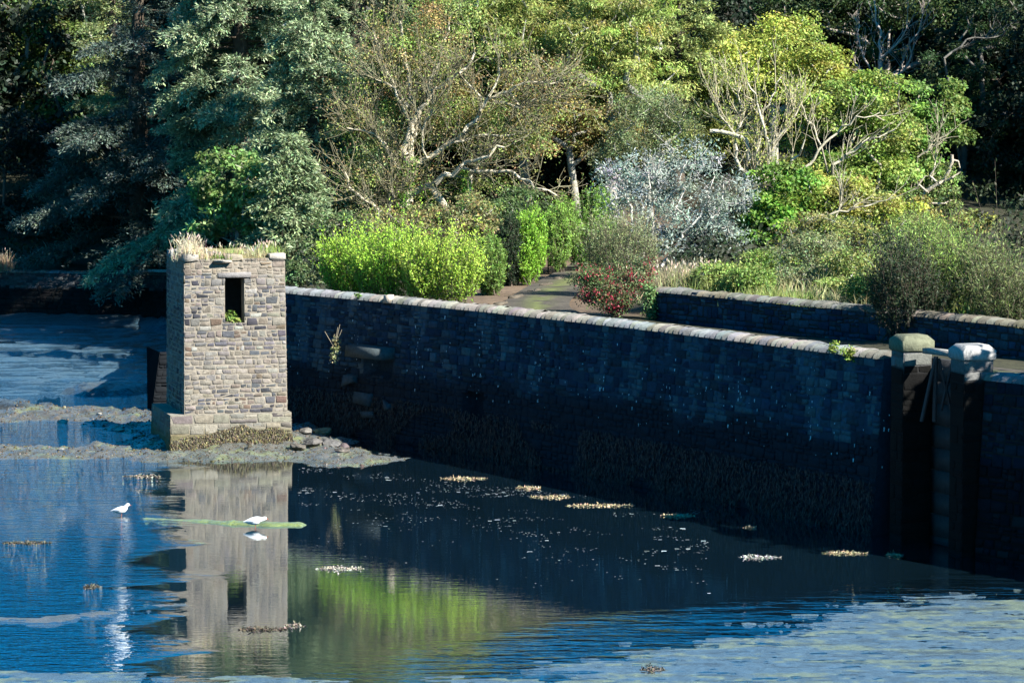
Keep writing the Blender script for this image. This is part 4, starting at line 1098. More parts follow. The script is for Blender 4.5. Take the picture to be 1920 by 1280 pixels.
limbed('broadleaf_tree', 'ivy-clad green tree with two long pale limbs rising to the right', 1560, 112, [([(1500, 330), (1542, 272), (1570, 248), (1607, 225), (1650, 211)], 10, 3, -.4), ([(1560, 310), (1603, 281), (1635, 258), (1678, 244)], 9, 3, -.4), ([(1540, 275), (1520, 225), (1500, 190)], 6, 3, 0)],
    [(1560, 200, 90, 50, 1, 1.4), (1640, 175, 70, 35, 1, 1.3), (1540, 300, 90, 60, .6, 1.3), (1620, 330, 90, 60, .6, 1.3), (1660, 250, 60, 60, 1, 1.2)], 50, (.19, .27, .055), PALE, n=140, per=190, R_=.62, leaf=(.15, .09))
limbed('broadleaf_tree', 'glossy green tree at the right edge of the lit wood, dark gaps behind it', 1710, 115, [([(1720, 295), (1740, 275), (1753, 262)], 6, 3, 0), ([(1735, 400), (1750, 330), (1760, 250)], 6, 3, 0)],
    [(1690, 250, 70, 70, .5, 1.3), (1750, 200, 60, 60, 1, 1.3), (1710, 340, 70, 60, 0, 1.3), (1790, 220, 40, 45, 1, 1.1)], 51, (.14, .23, .05), PALE, n=110, per=170, leaf=(.17, .11), R_=.58)
limbed('broadleaf_tree', 'yellow-green tree with a long pale limb lying across it above the parapet', 1600, 106, [([(1481, 417), (1542, 408), (1607, 389), (1664, 375)], 9, 3, -.3), ([(1560, 420), (1580, 370), (1575, 330)], 6, 2, 0)],
    [(1540, 400, 80, 55, .5, 1.2), (1620, 430, 90, 50, 0, 1.3), (1690, 400, 70, 45, 0, 1.2), (1560, 350, 80, 35, .5, 1.1)], 52, (.28, .31, .07), PALE, n=150, per=170, leaf=(.14, .075), R_=.52)
broadleaf('broadleaf_tree', 'ivy-green tree with large dark glossy leaves between silvery shrub and yellow-green tree', 1430, 104, [(1440, 420, 60, 70, 0, 1.2), (1470, 350, 60, 50, .5, 1.1), (1420, 490, 60, 50, -.3, 1)], 53, (.14, .25, .04), n=110, per=130, R_=.45, leaf=(.17, .12), cat='tree', r0=.14)
limbed('dark_tree', 'dark green tree with crooked pale limbs at the top right', 1650, 132, [([(1650, 200), (1650, 155), (1650, 112)], 18, 14, 0), ([(1656, 160), (1664, 155), (1692, 136), (1710, 108), (1706, 70)], 9, 4, -.4), ([(1650, 110), (1673, 89), (1696, 61), (1701, 37)], 8, 3, -.3), ([(1650, 140), (1621, 141), (1603, 117)], 8, 3, 0), ([(1630, 125), (1607, 80), (1612, 47)], 6, 3, .2), ([(1650, 112), (1648, 60), (1640, 10)], 9, 4, .3), ([(1706, 80), (1722, 55), (1730, 30)], 5, 2, 0)],
    [(1600, 20, 110, 50, 2, 2), (1720, 0, 110, 60, 2, 2), (1655, 95, 45, 25, .5, 1), (1800, 60, 90, 60, 2, 2), (1500, 0, 110, 40, 3, 2)], 54, (.05, .085, .025), (.42, .36, .31), n=210, leaf=(.2, .1), R_=.6)
limbed('dark_tree', 'dark drooping tree at the right edge under the top corner, half lost in shade', 1800, 122, [([(1770, 110), (1813, 75), (1879, 66)], 7, 3, 0)],
    [(1790, 130, 70, 60, 0, 1.6), (1830, 220, 60, 60, .5, 1.4), (1770, 180, 60, 50, 0, 1.4), (1860, 30, 60, 60, 1, 1.6)], 55, (.035, .065, .022), (.15, .14, .12), n=130, leaf=(.18, .08), R_=.5)  # right-edge shade carried by the leaf and bark colours
rng = np.random.default_rng(56)
sn = thing('dead_snag', 'broken dead tree stump with splintered pale branches at the right edge of the wood', 'dead tree', base_of(1770, 112))
w = MB()
for pl, a, b in [([(1700, 470), (1729, 366), (1767, 342), (1785, 290)], 15, 6), ([(1767, 342), (1795, 330), (1802, 322)], 6, 2), ([(1740, 362), (1725, 345), (1735, 330)], 5, 2), ([(1760, 345), (1745, 325), (1760, 305)], 6, 2), ([(1729, 380), (1760, 385), (1785, 375)], 6, 2), ([(1785, 300), (1795, 300), (1800, 315)], 5, 2)]:
    p, r = limb_pts(rng, pl, 112, a / 2 * mpp(112), b / 2 * mpp(112)); polytube(w, p, r, (.36, .31, .24), 6)
w.build('trunk', M_BARK, sn); mb = MB(); clump_leaves(mb, rng, lobe_points(rng, [(1750, 370, 55, 35, .3, .8), (1780, 330, 25, 30, .3, .5)], 40, 112), .35, 60, .13, .07, (.15, .2, .06)); mb.build('crown', M_LEAF, sn)
broadleaf('umbrella_tree', 'small flat-topped yellow tree on a thin stem standing out against the dark right edge', 1825, 108, [(1822, 418, 44, 22, 0, .9), (1790, 440, 30, 18, 0, .7)], 57, (.22, .22, .06), n=42, per=90, R_=.36, leaf=(.14, .07), cat='tree', r0=.07)
# --- eucalyptus
rng = np.random.default_rng(58); YE = 98.
eu = thing('silver_shrub', 'silvery blue-grey gum shrub with thin pale stems behind the red-flowered bush', 'shrub', base_of(1190, YE))
w = MB()
for pl, a, b in [([(1178, 500), (1180, 440), (1184, 390), (1170, 350), (1150, 320)], 7, 2), ([(1200, 500), (1220, 430), (1235, 380), (1240, 330)], 7, 2), ([(1190, 470), (1200, 420), (1215, 350), (1215, 300)], 5, 2), ([(1240, 500), (1290, 430), (1330, 370), (1340, 330)], 6, 2), ([(1235, 390), (1270, 350), (1290, 300)], 4, 2)]:
    p, r = limb_pts(rng, pl, YE, a / 2 * mpp(YE), b / 2 * mpp(YE)); polytube(w, p, r, (.5, .47, .42), 6)
pts = lobe_points(rng, [(1205, 330, 75, 50, 0, 1.1), (1290, 300, 60, 36, 0, 1), (1190, 385, 60, 45, 0, 1), (1300, 390, 80, 60, 0, 1.2), (1370, 370, 50, 50, 0, 1), (1350, 450, 60, 40, 0, .9), (1260, 440, 60, 40, 0, .9), (1155, 340, 40, 40, 0, .8)], 200, YE, .3)
branch_to(w, rng, [base_of(1200, YE), at_y(1215, 400, YE), at_y(1250, 330, YE)], pts, .08, np.array((.45, .42, .38)))
w.build('stems', M_BARK, eu)
mb = MB(); clump_leaves(mb, rng, pts, .36 * rng.uniform(.6, 1.4, len(pts)), 62, .14, .045, (.29, .335, .29), 1.0, .6, -.3, .15, .15, .025); mb.build('foliage', M_LEAF, eu)

# --- hedges and bushes round the lane
C_BR, T_BR = (.17, .33, .03), (.36, .56, .06)
shoots('hedge_shrub', 'bright green feathery shrub at the left end of the hedge, touching the wall coping', 655, 89.5, [(655, 515, 50, 48, 0, .8)], 60, C_BR, T_BR, n=420, per=30)
shoots('hedge_shrub', 'bright green feathery shrub in the middle of the hedge above the wall', 740, 87.5, [(740, 512, 75, 50, 0, .9)], 61, C_BR, T_BR, n=560, per=30)
shoots('hedge_shrub', 'yellow-green feathery shrub closing the hedge beside the lane', 845, 86.0, [(845, 516, 58, 50, 0, .9), (800, 520, 40, 45, 0, .8)], 62, (.19, .31, .035), (.38, .53, .07), n=560, per=30)
shoots('hedge_shrub', 'narrow dark green clipped shrub at the start of the lane', 926, 92, [(920, 508, 24, 55, 0, .7)], 63, C_MID, (.15, .26, .045), n=300, L=.36, per=36)
shoots('hedge_shrub', 'tall bright green columnar shrub standing beside the lane', 995, 97, [(994, 468, 28, 58, 0, .7), (984, 495, 22, 36, -.2, .6)], 64, C_BR, (.24, .44, .05), n=480, L=.4, per=36)
shoots('hedge_shrub', 'farther green columnar shrub where the lane bends out of sight', 1045, 103, [(1046, 452, 24, 58, 0, .7), (1066, 435, 18, 50, .8, .6)], 65, C_MID, (.2, .36, .05), n=320, L=.4, per=36)
shoots('hedge_shrub', 'added shrub coloured near-black for the shaded gap before the tall bright columnar one', 958, 96.5, [(956, 480, 20, 58, 0, .6)], 160, (.012, .025, .012), (.03, .06, .02), n=300, L=.4, per=34)  # added clump, its near-black leaves stand in for a shaded gap
shoots('hedge_shrub', 'rounded bright green bush right of the lane beneath the dark trees', 1112, 105, [(1118, 420, 40, 55, 0, 1.0), (1112, 470, 44, 45, -1, .9)], 66, (.09, .19, .035), (.2, .34, .06), n=380, L=.5, per=34)
broadleaf('undergrowth_bush', 'olive bush with brownish leaves under the brown tree and above the hedge', 800, 100, [(720, 430, 90, 40, 0, 1.2), (820, 430, 90, 45, 0, 1.2), (880, 410, 60, 50, .5, 1.1)], 67, (.2, .2, .075), n=190, per=80, R_=.36, leaf=(.11, .055), cat='shrub', r0=.06, hue=.15)
broadleaf('undergrowth_bush', 'dim green bush between the tower and the bright hedge', 580, 97, [(590, 490, 40, 45, 0, 1), (640, 440, 60, 40, .5, 1), (560, 520, 30, 25, -2, .7)], 68, (.09, .13, .05), n=110, per=80, R_=.36, leaf=(.13, .07), cat='shrub', r0=.06)
broadleaf('undergrowth_bush', 'dull green bush behind the columnar lane hedge', 930, 104, [(930, 420, 55, 50, 0, 1.1), (990, 390, 50, 40, 1, 1)], 69, (.08, .125, .04), n=110, per=80, R_=.4, leaf=(.13, .07), cat='shrub', r0=.07)
shoots('pale_shrub', 'pale sage-green shrub with upright stems just behind the red-flowered bush', 1165, 90, [(1165, 475, 65, 42, 0, .9)], 70, (.15, .19, .08), (.26, .29, .14), n=360, L=.7, per=22, leaf=(.11, .025), spread=.3)
rng = np.random.default_rng(71); YF = 82.5
fu = thing('flowering_bush', 'arching bush covered in red flowers at the end of the parapet wall', 'shrub', base_of(1150, YF, 3.6))
pts = lobe_points(rng, [(1150, 535, 62, 42, 0, .9), (1105, 530, 34, 36, 0, .7), (1195, 515, 32, 32, .3, .7), (1150, 565, 50, 24, -.3, .7)], 150, YF, .4)
w = MB(); branch_to(w, rng, [base_of(1150, YF, 3.5), at_y(1150, 560, YF), at_y(1150, 535, YF)], pts, .06, np.array((.3, .22, .15))); w.build('stems', M_BARK, fu)
mb = MB(); clump_leaves(mb, rng, pts, .26, 60, .09, .045, (.095, .13, .05), .8); mb.build('foliage', M_LEAF, fu)
k = rng.choice(len(pts), 60, replace=False); m = 60 * 26; idx = np.repeat(k, 26)
P = pts[idx] + rng.normal(0, .1, (m, 3)) + np.array([.02, -.2, .06]); mb = MB()
leaves(mb, P, rng.normal(0, .5, (m, 3)) + np.array([0, 0, -1]), rng.normal(size=(m, 3)), .07, .04, jitcol(rng, (.27, .025, .045), m, .3, .1)); mb.build('flowers', M_LEAF, fu)
rng = np.random.default_rng(72); mb = MB()
C = np.array([at_y(1218 + rng.normal(0, 5), y, 81.6) for y in np.linspace(535, 600, 34)])
clump_leaves(mb, rng, C, .16, 38, .07, .055, (.12, .21, .07), .9)
tag(mb.build('ivy_curtain', M_LEAF, base=C[-1]), 'strip of green ivy hanging down the end of the parapet wall', 'ivy')
# grasses and bushes above the far parapet
rg = np.random.default_rng(73)
for k, (px, Y, L, col, lab) in enumerate(((1250, 84.5, .95, (.33, .29, .18), 'tall straw-coloured grass at the left end of the parapet, beside the ivy'), (1300, 84, .8, (.3, .31, .14), 'straw-green grass behind the parapet beneath the silvery shrub'),
        (1355, 83, .6, (.24, .29, .08), 'fresh green grass behind the parapet, third tuft from the ivy'), (1450, 79.5, .45, (.24, .29, .08), 'short green grass on the parapet edge beneath the glossy ivy-green tree'))):
    tuft('grass_clump', lab, base_of(px, Y), (.5, .5, .05), 900, L, col, 80 + k, W=.009, fan=.2, heads=k < 2)
for k, (px, Y, lobes, col, lab) in enumerate((
    (1440, 88, [(1440, 505, 55, 35, 0, .8)], (.2, .29, .065), 'leafy green bush behind the parapet under the glossy ivy-green tree'),
    (1525, 86, [(1525, 490, 75, 55, 0, 1), (1500, 530, 60, 30, -1.5, .7)], (.17, .21, .09), 'grey-green bush of fine leaves above the middle of the parapet'),
    (1600, 84, [(1605, 510, 65, 45, 0, .9), (1580, 545, 50, 22, -2, .6)], (.22, .27, .075), 'light green bush above the parapet, left of the dark bush'),
    (1560, 94, [(1540, 450, 110, 50, 0, 1.1), (1640, 460, 60, 40, 0, 1.1)], (.25, .27, .08), 'olive thicket between the parapet bushes and the yellow-green tree'),
    (1345, 83.5, [(1345, 520, 40, 24, 0, .7)], (.2, .27, .07), 'low fresh green bush among the straw grass at the parapet'),
    (1400, 82, [(1405, 525, 38, 24, 0, .7)], (.17, .24, .055), 'low leafy bush at the parapet, just right of the fresh green one'),
    (1630, 77.5, [(1635, 545, 45, 28, 0, .7)], (.19, .26, .06), 'yellow-green bush hanging over the parapet against the dark bush'),
    (1700, 92, [(1720, 460, 95, 60, 0, 1.2), (1800, 480, 60, 40, 0, 1)], (.18, .24, .06), 'green thicket above the dark bush at the parapet'))):
    broadleaf('parapet_bush', lab, px, Y, lobes, 90 + k, col, n=130, per=85, R_=.34, leaf=(.10, .045), r0=.05, group=None)
shoots('dark_bush', 'dark blurry-looking green bush spilling over the parapet beside the left capped pier', 1685, 73.0, [(1690, 555, 55, 72, 0, .9), (1740, 575, 40, 30, 0, .6)], 96, (.018, .032, .016), (.045, .07, .03), n=380, L=.7, per=28)
shoots('willowy_bush', 'soft willowy green bush above the parapet behind the piers', 1790, 75.5, [(1790, 540, 75, 55, -1, 1), (1740, 490, 50, 50, .8, .9)], 97, (.12, .19, .04), (.24, .35, .08), n=520, L=.85, per=26, leaf=(.12, .03), spread=.4)
shoots('willowy_bush', 'soft willowy bush at the right edge hanging over the parapet', 1890, 72.5, [(1885, 570, 60, 45, -1, 1), (1850, 530, 40, 40, .6, .8)], 98, (.08, .11, .035), (.16, .2, .07), n=360, L=.85, per=26, leaf=(.12, .03), spread=.4)

# --- the wood behind: copies of two trees, with room for dark between
a = broadleaf('woodland_tree', 'dark broadleaf tree deep in the wood behind the lit front row', 300, 168, [(300, 90, 120, 120, 0, 3.5), (370, 0, 100, 110, 0, 3), (230, 0, 100, 110, 0, 3), (300, -110, 110, 110, 0, 3), (300, -240, 85, 110, 0, 2.6)], 100, (.018, .032, .017), n=280, per=75, R_=.95, leaf=(.34, .2), r0=.35, bark=BARK_DARK, cat='tree', group='dark trees deep in the wood')  # leaves near-black: deep-wood shade put into the colour
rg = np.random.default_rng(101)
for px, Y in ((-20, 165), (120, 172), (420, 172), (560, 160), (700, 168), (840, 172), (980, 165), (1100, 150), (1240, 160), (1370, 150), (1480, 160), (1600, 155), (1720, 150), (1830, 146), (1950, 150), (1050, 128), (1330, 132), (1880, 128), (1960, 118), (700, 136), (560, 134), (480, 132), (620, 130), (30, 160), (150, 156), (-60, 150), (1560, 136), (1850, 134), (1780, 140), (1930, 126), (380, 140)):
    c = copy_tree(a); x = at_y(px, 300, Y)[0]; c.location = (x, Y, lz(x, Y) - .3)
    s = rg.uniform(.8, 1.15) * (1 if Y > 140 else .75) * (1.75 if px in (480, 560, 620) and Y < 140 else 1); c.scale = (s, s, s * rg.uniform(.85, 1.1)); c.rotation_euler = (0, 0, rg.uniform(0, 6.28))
# tall trees out of the picture on the right that shade its edge
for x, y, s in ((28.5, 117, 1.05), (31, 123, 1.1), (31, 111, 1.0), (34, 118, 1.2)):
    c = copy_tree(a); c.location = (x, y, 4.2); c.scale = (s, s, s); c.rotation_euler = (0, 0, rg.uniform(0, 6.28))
broadleaf('woodland_tree', 'tall dense tree added out of the picture to the right to shade the piers', 2512, 58.7, [(2560, 398, 260, 190, 0, 2.2), (2850, 340, 260, 230, 0, 2.4)], 103, (.03, .05, .02), n=260, per=60, R_=.9, leaf=(.4, .25), r0=.3, cat='tree', group='dark trees deep in the wood', shell=.2)  # unseen tree, crown shaped and placed to shade the pier shafts
# undergrowth over the hillside
rng = np.random.default_rng(102); n = 2600
X = rng.uniform(-34, 30, n); Y = rng.uniform(88, 150, n)
ok = in_poly(X, Y, LANDPOLY) & (seg_dist(X, Y, ROAD) > 3.2) & ((side_w2(X, Y) > 1.5) | (Y > 96) | (X < -3)) & ~((X < -10) & (Y < 132)) & (seg_dist(X, Y, WALL) > 3.5)
X, Y = X[ok], Y[ok]; Z = land_z(X, Y) + rng.uniform(.1, .9, len(X))
mb = MB(); clump_leaves(mb, rng, np.stack([X, Y, Z], 1), .7, 34, .2, .11, (.022, .036, .016), .6, cvar=.35)  # leaf colour darkened to stand for shade under the trees
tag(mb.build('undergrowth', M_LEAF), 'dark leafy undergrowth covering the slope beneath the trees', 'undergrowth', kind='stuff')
rng = np.random.default_rng(104); n = 9000
a_ = rng.random(n) ** 1.5 * 9 + .4; u_ = rng.uniform(0, 24, n)
q, nn = P2.at(u_); nn = np.where((nn[:, :1] * WN[0] + nn[:, 1:] * WN[1]) < 0, -nn, nn); q = q - nn * a_[:, None]
P = np.stack([q[:, 0], q[:, 1], land_z(q[:, 0], q[:, 1]) - .02], 1); tall = .15 + .55 * vnoise(q[:, 0] * .8, q[:, 1] * .8, 12)
base = np.where((vnoise(q[:, 0] * .6, q[:, 1] * .6, 14) > .5)[:, None], np.array([[.16, .22, .05]]), np.array([[.27, .26, .12]]))
mb = MB(); blades(mb, rng, P, np.array([0, 0, 1.]) + rng.normal(0, .35, (n, 3)), tall * rng.uniform(.5, 1.2, n), .016, jitcol(rng, base, n, .25, .1), .5)
tag(mb.build('verge_grass', M_GRASS), 'rough green and straw-coloured grass on the verge behind the parapet', 'grass', kind='stuff')
# --- plants on the tower
rg = np.random.default_rng(110)
for k, (a_, b_, zz, n, L, col, lab, sp) in enumerate((
    (.22, .3, 5.55, 300, .46, (.66, .56, .39), 'tall straw-coloured grass tuft on the left front corner of the tower', (.17, .2, .03)),
    (-.1, .6, 5.4, 110, .26, (.55, .48, .33), 'short dry grass hanging over the shaded left edge of the tower top', (.07, .3, .04)),
    (.62, .1, 5.42, 80, .28, (.6, .5, .34), 'narrow dry tuft between the first and second coping stones of the tower', (.12, .12, .03)),
    (1.0, .12, 5.4, 200, .15, (.17, .24, .05), 'low green turf above the projecting slab of the tower', (.2, .1, .03)),
    (1.5, .5, 5.52, 120, .24, (.3, .36, .12), 'green grass tuft behind the middle of the tower top', (.22, .2, .03)),
    (2.1, .25, 5.46, 150, .26, (.45, .42, .24), 'mixed dry grass in the gap left of the right coping stone of the tower', (.2, .2, .03)),
    (2.6, .5, 5.54, 200, .27, (.28, .36, .1), 'fresh green grass tuft on the right front corner of the tower', (.2, .18, .03)))):
    p = tloc(np.array([a_]), np.array([b_]), np.array([zz]))[0]
    tuft('grass_tuft', lab, p, sp, n, L, col, 111 + k)
p = tloc(np.array([WIN[0] + .15]), np.array([.08]), np.array([WIN[2] + .05]))[0]
rng = np.random.default_rng(120); mb = MB()
clump_leaves(mb, rng, p + np.array([[0, 0, .1], [.1, .02, .08], [-.04, 0, .16], [.05, 0, .2], [.2, .05, .04]]), .13, 45, .085, .045, (.16, .23, .05), 1.0)
tag(mb.build('sill_plant', M_LEAF, base=p), 'small green plant growing on the sill of the tower opening', 'plant')
# plants on the sea wall
def wall_plant(px, py, label, col, seed, n=5, r=.14, sp=(.1, .1), leaf=(.08, .045)):
    u, z = wz_at(px, py); p = wplace(np.array([u]), np.array([z]), np.array([.12]))[0]; rng = np.random.default_rng(seed); mb = MB()
    clump_leaves(mb, rng, p + rng.normal(0, 1, (n, 3)) * np.array([sp[0], .05, sp[1]]), r, 40, leaf[0], leaf[1], col, 1.0)
    return tag(mb.build('wall_plant', M_LEAF, base=p), label, 'plant')
wall_plant(1572, 655, 'small yellow-green fern on the wall face, left one of the pair near the piers', (.2, .26, .04), 121, 4, .09, (.05, .06))
wall_plant(1602, 657, 'larger yellow-green fern on the wall face, right one of the pair near the piers', (.2, .26, .04), 122, 6, .1, (.07, .07))
wall_plant(678, 555, 'tiny green sprig under the coping left of the pale loose stone', (.12, .2, .05), 123, 2, .07, (.04, .03))
u, z = wz_at(668, 650); p = wplace(np.array([u]), np.array([z]), np.array([.68]))[0]
rng = np.random.default_rng(124); mb = MB()
clump_leaves(mb, rng, p + np.array([[0, 0, 0], [.03, 0, .15], [-.02, 0, -.15], [.05, 0, .28], [0, 0, -.28], [.08, 0, .05]]), .14, 45, .08, .05, (.27, .28, .13), 1.0)
for e in ((-.28, -.05, .5), (.1, 0, .62), (.22, 0, .55), (.16, .05, .7)): polytube(mb, [p, p + np.array(e) * .55, p + np.array(e)], [.012, .009, .007], (.3, .27, .2), 4)
tag(mb.build('wall_plant', M_LEAF, base=p), 'sunlit weedy plant with dry stalks growing beside the broken hollow in the wall', 'plant')
p = at_z(4, 500, 2.35); tuft('grass_tuft', 'sunlit dry grass tuft on the far bank wall at the left edge', at_y(4, 506, 128.6), (.25, .2, .05), 260, .75, (.4, .3, .18), 130, W=.014)

# ------------------------------------------------------------------ shore: stones, weed, flecks, birds
def boulder(px, py, w_px, hratio, label, col, seed, group=None, z=None, name='rock', cat='rock'):
    rng = np.random.default_rng(seed); c = at_z(px, py, 0 if z is None else z)
    for _ in range(3): c = at_z(px, py, max(-.02, float(mud_z(np.array([c[0]]), np.array([c[1]]))[0])))
    r = w_px / 2 * mpp(c[1])
    bm = bmesh.new(); bmesh.ops.create_icosphere(bm, subdivisions=3, radius=1); v = np.array([x.co for x in bm.verts]); tri = [[q.index for q in f.verts] for f in bm.faces]; bm.free()
    for _ in range(11):
        d = nrm(rng.normal(size=3)); h = rng.uniform(.55, .9); s = v @ d; v = v - np.clip(s - h, 0, None)[:, None] * d * .9
    v = v * (1 + (fbm(v[:, 0] * 5 + v[:, 2] * 3, v[:, 1] * 5 - v[:, 2] * 4, seed + 9) - .5) * .3)[:, None]
    v = v * (1 + (fbm(v[:, 0] * 2.2 + seed, v[:, 1] * 2.2 + v[:, 2] * 1.7, seed) - .5) * .35)[:, None]
    v = v * np.array([r, r * rng.uniform(.7, 1.1), r * hratio]); a = rng.uniform(0, 6.28)
    v[:, :2] = v[:, :2] @ np.array([[math.cos(a * .1), -math.sin(a * .1)], [math.sin(a * .1), math.cos(a * .1)]])
    me = bpy.data.meshes.new(name); me.from_pydata((v + np.array([0, 0, r * hratio * .45])).tolist(), [], tri)
    at = me.color_attributes.new('Col', 'FLOAT_COLOR', 'POINT'); cc = np.array(col) * (.5 if name == 'rock' else .62) * (.35 + 1.3 * fbm(v[:, 0] * 6, v[:, 1] * 6 + v[:, 2] * 5, seed + 3))[:, None]
    at.data.foreach_set('color', np.concatenate([cc, np.ones((len(cc), 1))], 1).ravel().astype(np.float32))
    me.materials.append(M_ROCK); o = bpy.data.objects.new(name, me); COL.objects.link(o); o.location = c
    return tag(o, label, cat, group)
G1 = 'weedy rocks heaped at the right foot of the tower'
for k, (px, py, w, h, c, l) in enumerate(((574, 813, 27, .75, (.2, .19, .17), 'rounded grey boulder, upper left one of the heap right of the tower'), (604, 815, 40, .6, (.3, .3, .18), 'largest pale boulder with a yellow-green patch on top of the heap by the tower'),
    (556, 822, 24, .6, (.13, .12, .1), 'dark rock against the right end of the tower plinth'), (586, 832, 36, .5, (.15, .14, .13), 'dark weedy rock below the pale boulder by the tower'),
    (618, 836, 44, .5, (.16, .155, .15), 'broad weedy grey rock lowest on the right of the heap'), (560, 840, 36, .4, (.19, .17, .14), 'flat brownish rock low beside the plinth'), (642, 846, 30, .35, (.17, .15, .13), 'small flat rock at the far right tip of the heap'))):
    boulder(px, py, w, h, l, c, 200 + k, G1)
G2 = 'pale stones on the mud left of the tower'
for k, (px, py, w, c, l) in enumerate(((108, 780, 16, .36, 'pale stone standing alone on top of the far mud bank'), (92, 783, 12, .3, 'smaller pale stone left of the lone one on the far mud bank'), (118, 793, 26, .42, 'broad flat white stone in the middle of the far mud bank'), (186, 777, 12, .34, 'small pale stone on the right crest of the far mud bank'),
    (198, 794, 16, .38, 'white stone at the right of the far mud bank, above the flat pair'), (222, 808, 22, .42, 'flat white stone, left one of the pair near the tower plinth'), (246, 808, 22, .4, 'flat white stone, right one of the pair near the tower plinth'), (116, 843, 14, .33, 'pale stone on the near mud bank below the shaded pool'), (44, 856, 30, .22, 'yellowish stone on the near mud bank at the left edge'))):
    boulder(px, py, w, .4, l, np.array((1, .96, .86)) * c, 220 + k, G2, z=.12, name='stone', cat='stone')
def weed_patch(px, py, w_px, label, col, seed, group, depth=.35, n=None, hgt=.022):
    rng = np.random.default_rng(seed); c = at_z(px, py, 0); L = w_px * mpp(c[1]); k = n or int(420 * L + 150)
    t = rng.uniform(-.5, .5, k); t = np.sign(t) * np.abs(t * 2) ** 1.2 / 2
    env = (1 - (np.abs(t) * 2) ** 2) * (.4 + .9 * vnoise(t * 7 + seed, t * 0, seed))
    P = np.stack([c[0] + t * L, c[1] + rng.normal(0, depth * .5, k) * env, rng.random(k) * hgt * (.3 + env)], 1)
    mb = MB(); leaves(mb, P, rng.normal(size=(k, 3)) * np.array([1, 1, .35]), rng.normal(size=(k, 3)) * .6 + np.array([0, 0, 1]), .055 * rng.uniform(.5, 1.6, k), .03, jitcol(rng, np.array(col) * .72, k, .35, .1))
    return tag(mb.build('seaweed_patch', M_WEED, base=c), label, 'seaweed', group)
TAN = (.42, .34, .21); G3 = 'seaweed patches floating on the water'
for k, (px, py, w, col, l) in enumerate(((870, 897, 84, TAN, 'tan seaweed patch nearest the tower along the wall shadow'), (990, 915, 46, TAN, 'short humped tan seaweed patch, second along the wall shadow'), (1032, 932, 76, TAN, 'thin pale seaweed streak, third along the wall shadow'),
    (1125, 948, 126, TAN, 'longest tan seaweed patch, in the middle of the wall shadow edge'), (1270, 967, 60, TAN, 'tan seaweed patch right of the longest one'), (1407, 989, 18, TAN, 'tiny tan seaweed speck off the middle of the wall'), (1424, 1045, 76, (.4, .4, .36), 'thin whitish seaweed streak farther from the wall on the dark water'),
    (1584, 1037, 82, (.44, .38, .22), 'yellowish seaweed patch on the dark water at the right'), (1676, 1041, 28, TAN, 'small tan seaweed patch, rightmost on the dark water'), (638, 1066, 88, (.4, .37, .3), 'pale lone seaweed patch right of the tower reflection'), (494, 1180, 88, (.1, .075, .05), 'dark brown seaweed patch across the foot of the tower reflection'),
    (552, 1174, 36, (.3, .26, .2), 'little pale seaweed patch just right of the dark brown one'), (266, 893, 72, (.25, .22, .17), 'thin brownish seaweed streak near the shore left of the tower reflection'), (172, 1100, 28, (.09, .08, .06), 'small dark seaweed patch on the blue water at the left'), (1225, 1256, 46, (.09, .08, .06), 'dark seaweed patch on the wet flat at the bottom'), (50, 1018, 90, (.1, .09, .06), 'thin dark seaweed streak on the blue water at the left edge'))):
    weed_patch(px, py, w, l, col, 240 + k, G3)
rng = np.random.default_rng(255); n = 26000
X = rng.uniform(-16, -1, n); Y = rng.uniform(76.5, 92, n); parts = mud_parts(X, Y); zz = mud_z(X, Y)
ok = (zz > .0) & ~in_poly(X, Y, LANDPOLY) & (parts[6] < 1.5); X, Y, zz = X[ok], Y[ok], zz[ok]; n = len(X)
sz = rng.lognormal(-3.95, .5, n); an = rng.uniform(0, 6.28, n); mb = MB()
ring = np.array([(1, 0, 0), (0, 1, 0), (-1, 0, 0), (0, -1, 0)], float)
V = np.zeros((n, 8, 3)); ca, sa = np.cos(an), np.sin(an)
for q in range(4):
    for lay_, (h, k_) in enumerate(((-.3, 1.0), (.55, .6))):
        a, b = ring[q, 0] * k_ * rng.uniform(.7, 1.3, n), ring[q, 1] * k_ * rng.uniform(.5, 1.0, n)
        V[:, lay_ * 4 + q] = np.stack([X + sz * (a * ca - b * sa), Y + sz * (a * sa + b * ca), zz + sz * h * rng.uniform(.6, 1.2, n)], 1)
fq = np.array([[0, 1, 5, 4], [1, 2, 6, 5], [2, 3, 7, 6], [3, 0, 4, 7], [4, 5, 6, 7]])
cs = .62 * np.where(rng.random((n, 1)) < .72, np.array([[.075, .06, .04]]), np.where(rng.random((n, 1)) < .75, np.array([[.17, .15, .125]]), np.array([[.10, .095, .035]])))
mb.add(V.reshape(-1, 3), (fq[None] + (np.arange(n) * 8)[:, None, None]).reshape(-1, 4), np.repeat(jitcol(rng, cs, n, .35, .08), 8, 0))
tag(mb.build('shingle', M_ROCK), 'shingle and scraps of weed strewn over the mud banks round the tower', 'shingle', kind='stuff')
